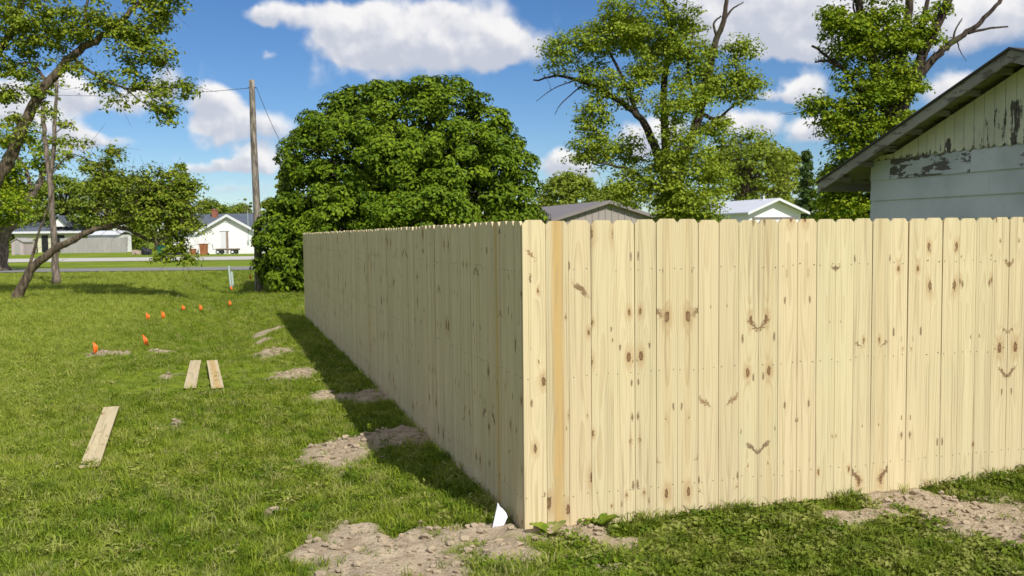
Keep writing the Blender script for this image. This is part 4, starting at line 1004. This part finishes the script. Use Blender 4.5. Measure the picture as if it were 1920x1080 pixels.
# the white flag bent over at the fence corner
g = gnd(922, 990); s_ = g[1]/F
wf = thing('white_marker_flag', 'white marker flag bent over against the fence corner', 'flag', g)
tipw = at(933, 943, g[1]+.02); foot = gnd(972, 990); lo = at(922, 994, g[1]); mid = at(953, 966, g[1]+.05)
V = []
for k in range(7):
    q = k/6; a = tipw+(lo-tipw)*q; b = tipw+(mid-tipw)*min(1, q*1.6) if q < .62 else mid+(at(944, 985, g[1]+.02)-mid)*((q-.62)/.38)
    for r_ in np.linspace(0, 1, 5): V.append(a+(b-a)*r_+np.array([0, -.012*math.sin(r_*5+q*3), 0]))
mb = MB(); mb.add(V, np.array([[k*5+r_, k*5+r_+1, k*5+r_+6, k*5+r_+5] for k in range(6) for r_ in range(4)]))
ob = mb.build('flag_sheet', M_flagw, wf, smooth=True); md = ob.modifiers.new('thickness', 'SOLIDIFY'); md.thickness = .0012
mb = MB(); mb.tube([foot-[0, 0, .03], mid+[0, .004, 0], tipw+[0, .004, .003]], .0018, 5); mb.build('wire_stem', M_wire, wf)

# ------------------------------------------------------------------ scrap boards on the lawn
def scrap(label, quad, tint, heart):
    P = np.array([gnd(*q) for q in quad]); c = P.mean(0)      # corners: near-left, near-right, far-right, far-left
    ax = ((P[3]-P[0])+(P[2]-P[1]))/2; ln = np.linalg.norm(ax[:2]); rz = math.atan2(ax[1], ax[0])-math.pi/2
    w = .1397
    mb = MB(); prof = [(-w/2, -ln/2), (w/2, -ln/2), (w/2, ln/2), (-w/2, ln/2)]
    mb.prism(prof, 0, .016, lambda u, d, q: (u, -d, q))
    me = mb.mesh('scrap_board')
    o = link('scrap_board', me, M_wood); o.location = (c[0], c[1], c[2]+.052)
    o.rotation_euler = (R(-88.5), 0, rz)
    o['seed'] = float(rng.random()*9); o['flip'] = 1.0; o['tint'] = tint; o['heart'] = heart
    tag(o, label, 'board', 'fence board offcuts on the lawn')
    return o, c, ln
SC = [scrap('long pale board offcut lying nearest the camera on the lawn', [(148, 880), (188, 880), (226, 781), (193, 783)], .3, 0.0),
      scrap('pale board offcut, left one of the two lying side by side', [(344, 732), (369, 732), (378, 688), (357, 688)], .2, 0.0),
      scrap('yellowish board offcut, right one of the two lying side by side', [(395, 732), (421, 732), (408, 688), (388, 688)], .2, 1.0)]

# ------------------------------------------------------------------ grass
def clump_mesh(name, nb, rad, h0, h1, wid, lean):
    mb = MB()
    for _ in range(nb):
        a = rng.random()*2*np.pi; r = rad*math.sqrt(rng.random()); b = np.array([r*math.cos(a), r*math.sin(a), -.015])
        h = h0+(h1-h0)*rng.random(); la = rng.random()*2*np.pi; ld = np.array([math.cos(la), math.sin(la), 0])*h*lean*(.3+rng.random())
        s = np.array([-math.sin(la+.7*rng.normal()), math.cos(la), 0])*wid*(.6+.8*rng.random())
        m1 = b+ld*.35+[0, 0, h*.6]; t = b+ld+[0, 0, h*(1-.35*lean*rng.random())]
        mb.add([b-s*.8, b+s*.8, m1+s*.75, m1-s*.75, t], [np.array([[0, 1, 2, 3]]), np.array([[3, 2, 4]])], att=rng.random())
    me = mb.mesh(name, attr='tone'); me.materials.append(M_grass); return me
def broad_mesh(name, nb, rad, hh, sz):
    mb = MB()
    for _ in range(nb):
        a = rng.random()*2*np.pi; r = rad*math.sqrt(rng.random()); c = np.array([[r*math.cos(a), r*math.sin(a), hh*(.3+.7*rng.random())]])
        leaves(mb, c, np.array([[rng.normal()*.5, rng.normal()*.5, 1.0]]), np.array([sz*(.6+.8*rng.random())]), np.array([rng.random()*.7]))
    me = mb.mesh(name, attr='tone'); me.materials.append(M_grass); return me
gcol = bpy.data.collections.new('grass_sources')
for k, me in enumerate([clump_mesh('tuft_a', 30, .055, .025, .070, .0022, .7), clump_mesh('tuft_b', 26, .055, .03, .085, .0026, .9), clump_mesh('tuft_c', 34, .06, .02, .055, .0022, .8),
                        clump_mesh('tuft_d', 16, .04, .06, .13, .0030, .9), broad_mesh('tuft_e', 34, .065, .05, .019), broad_mesh('tuft_f', 20, .05, .06, .030)]):
    gcol.objects.link(bpy.data.objects.new('%d_grass_tuft' % k, me))

def sample_points():
    out = []
    bands = [(3.6, 7, 620), (7, 10, 430), (10, 14, 260), (14, 20, 150), (20, 30, 70), (30, 47, 26)]
    for (y0, y1, den) in bands:
        xw = .66*y1+1.2; n = int(2*xw*(y1-y0)*den)
        x = (rng.random(n)*2-1)*xw; y = y0+(y1-y0)*rng.random(n)
        k = np.abs(x) < .64*y+1.0
        u, v = fence_uv(x, y); k &= ~((u > -.01) & (v > -.01)) | (v > LL+.3)
        if y0 >= 14: k &= (x < .1*y)
        x, y, u, v = x[k], y[k], u[k], v[k]
        d = dirt_mask(x, y); pat = fbm(x*1.7, y*1.7)+.5
        k = (rng.random(len(x)) > d*.95) & (rng.random(len(x)) < .55+.9*pat)
        x, y, u, v, d = x[k], y[k], u[k], v[k], d[k]
        for (_, c, ln) in SC:
            k = (np.hypot(x-c[0], y-c[1]) > ln*.55+.1) | (rng.random(len(x)) < .55)
            x, y, u, v, d = x[k], y[k], u[k], v[k], d[k]
        s = (.8+.5*rng.random(len(x)))*(1+.9*sstep(y, 8, 40))*(1-.35*d)
        idx = rng.integers(0, 3, len(x)); q = rng.random(len(x))
        idx = np.where(q < .07+.16*(fbm(x*.9+30, y*.9) > .05), 3, idx)
        clover = (u > .15) & (v < 0)
        idx = np.where(clover & (rng.random(len(x)) < .40), rng.integers(4, 6, len(x)), idx)
        idx = np.where(~clover & (rng.random(len(x)) < .07) & (y < 14), 4, idx)
        edge = (np.minimum(np.abs(u), 9) < .10) & (v > 0) | (np.abs(v) < .10) & (u > 0)
        idx = np.where(edge & (rng.random(len(x)) < .35), 3, idx)
        out.append(np.stack([x, y, gz(x, y), s, idx], 1))
    # a few blades lap over the scrap boards' ends
    return np.concatenate(out)
PTS = sample_points()
me = bpy.data.meshes.new('grass_points'); me.vertices.add(len(PTS)); me.vertices.foreach_set('co', PTS[:, :3].astype(np.float32).ravel())
for nm, arr in (('sc', PTS[:, 3]), ('rz', rng.random(len(PTS))*6.283)):
    a = me.attributes.new(nm, 'FLOAT', 'POINT'); a.data.foreach_set('value', arr.astype(np.float32))
a = me.attributes.new('idx', 'INT', 'POINT'); a.data.foreach_set('value', PTS[:, 4].astype(np.int32))
go = bpy.data.objects.new('grass', me); COL.objects.link(go); me.materials.append(M_grass)
tag(go, 'short green lawn grass with clover growing around the fence', 'grass', kind='stuff')

def scatter_group(name, coll):
    ng = bpy.data.node_groups.new(name, 'GeometryNodeTree')
    ng.interface.new_socket('Geometry', in_out='INPUT', socket_type='NodeSocketGeometry'); ng.interface.new_socket('Geometry', in_out='OUTPUT', socket_type='NodeSocketGeometry')
    gi = ng.nodes.new('NodeGroupInput'); gout = ng.nodes.new('NodeGroupOutput')
    ci = ng.nodes.new('GeometryNodeCollectionInfo'); ci.inputs['Collection'].default_value = coll; ci.inputs['Separate Children'].default_value = True; ci.inputs['Reset Children'].default_value = True
    ip = ng.nodes.new('GeometryNodeInstanceOnPoints'); ip.inputs['Pick Instance'].default_value = True
    def na(n, t):
        q = ng.nodes.new('GeometryNodeInputNamedAttribute'); q.data_type = t; q.inputs['Name'].default_value = n
        return [s for s in q.outputs if s.enabled and s.name == 'Attribute'][0]
    cx_ = ng.nodes.new('ShaderNodeCombineXYZ'); ng.links.new(na('rz', 'FLOAT'), cx_.inputs[2])
    er = ng.nodes.new('FunctionNodeEulerToRotation'); ng.links.new(cx_.outputs[0], er.inputs[0])
    ng.links.new(gi.outputs[0], ip.inputs['Points']); ng.links.new(ci.outputs[0], ip.inputs['Instance'])
    ng.links.new(na('idx', 'INT'), ip.inputs['Instance Index']); ng.links.new(er.outputs[0], ip.inputs['Rotation']); ng.links.new(na('sc', 'FLOAT'), ip.inputs['Scale'])
    ng.links.new(ip.outputs[0], gout.inputs[0])
    return ng
md = go.modifiers.new('scatter', 'NODES'); md.node_group = scatter_group('grass_scatter', gcol)

# loose clods of earth on the bare patches
mb = MB()
for (cx_, cy_, rx, ry) in DIRT:
    n = int(min(260, 60*rx*ry*20+8)) if cy_ < 14 else 4
    for _ in range(n):
        x = cx_+rng.normal()*rx*.55; y = cy_+rng.normal()*ry*.55
        u, v = fence_uv(x, y)
        if u > -.03 and v > -.03: continue
        s = .004+.022*rng.random()**4; z = g1(x, y)+s*.3
        ico = np.array([[0, 0, 1], [.89, 0, .45], [.28, .85, .45], [-.72, .53, .45], [-.72, -.53, .45], [.28, -.85, .45], [.72, .53, -.45], [-.28, .85, -.45], [-.89, 0, -.45], [-.28, -.85, -.45], [.72, -.53, -.45], [0, 0, -1]])
        V = ico*(1+.25*rng.normal(size=(12, 1)))*s*np.array([1.2, 1, .7])+np.array([x, y, z])
        mb.add(V, np.array([[0,1,2],[0,2,3],[0,3,4],[0,4,5],[0,5,1],[1,6,2],[2,7,3],[3,8,4],[4,9,5],[5,10,1],[6,7,2],[7,8,3],[8,9,4],[9,10,5],[10,6,1],[11,7,6],[11,8,7],[11,9,8],[11,10,9],[11,6,10]]), att=1.0)
M_clod = mat_plain('dry_earth_clods', (0.38, 0.30, 0.20), .95, .2, 30, bump=.004)
tag(mb.build('earth_clods', M_clod), 'loose dry earth clods on the bare patches', 'earth', kind='stuff')

# seed-headed grass stalk in front of the fence shadow, and a leafy weed at the corner
g = gnd(722, 838); st = thing('grass_stalk', 'tall seed-headed grass stalk standing against the fence shadow', 'grass stalk', g)
tp = at(690, 797, g[1]+.05); line = smooth_line([g-[0, 0, .02], g+(tp-g)*.6+[.01, 0, .02], tp], 5)
mb = MB(); mb.tube(line, np.linspace(.0022, .0012, len(line)), 5); mb.build('stem', M_grass, st)
mb = MB()
P = np.array([line[-1]+(line[-3]-line[-1])*q for q in rng.random(70)]); leaves(mb, P+rng.normal(size=P.shape)*.006, rng.normal(size=P.shape), np.full(len(P), .013), np.full(len(P), .9))
mb.build('seed_head', M_grass, st, attr='tone')
def weed(label, px, py, n, sz):
    g = gnd(px, py); T = thing('broadleaf_weed', label, 'weed', g, 'weeds at the fence foot')
    for k in range(n):
        a = 2*np.pi*k/n+rng.random()*.6; d = np.array([math.cos(a), math.sin(a), 0]); s = np.array([-d[1], d[0], 0]); ln = sz*(.7+.6*rng.random()); up = .35+.6*rng.random(); V = []
        for q, w_ in ((0, .06), (.3, .20), (.6, .24), (.85, .14), (1, .01)):
            c = g+d*ln*q*.8+np.array([0, 0, ln*up*(q-.45*q*q)]); V += [c-s*ln*w_+[0, 0, .004], c-[0, 0, .004], c+s*ln*w_+[0, 0, .004]]
        mb = MB(); mb.add(V, np.array([[i*3+j, i*3+j+1, i*3+j+4, i*3+j+3] for i in range(4) for j in (0, 1)]), att=.55); mb.build('leaf', M_grass, T, smooth=True, attr='tone')
weed('leafy weed at the fence foot just right of the corner', 1032, 1003, 7, .13)
weed('leafy weed at the fence foot below the knotty mirrored boards', 1128, 985, 6, .12)
weed('leafy weed at the fence foot near the middle boards', 1255, 968, 6, .13)
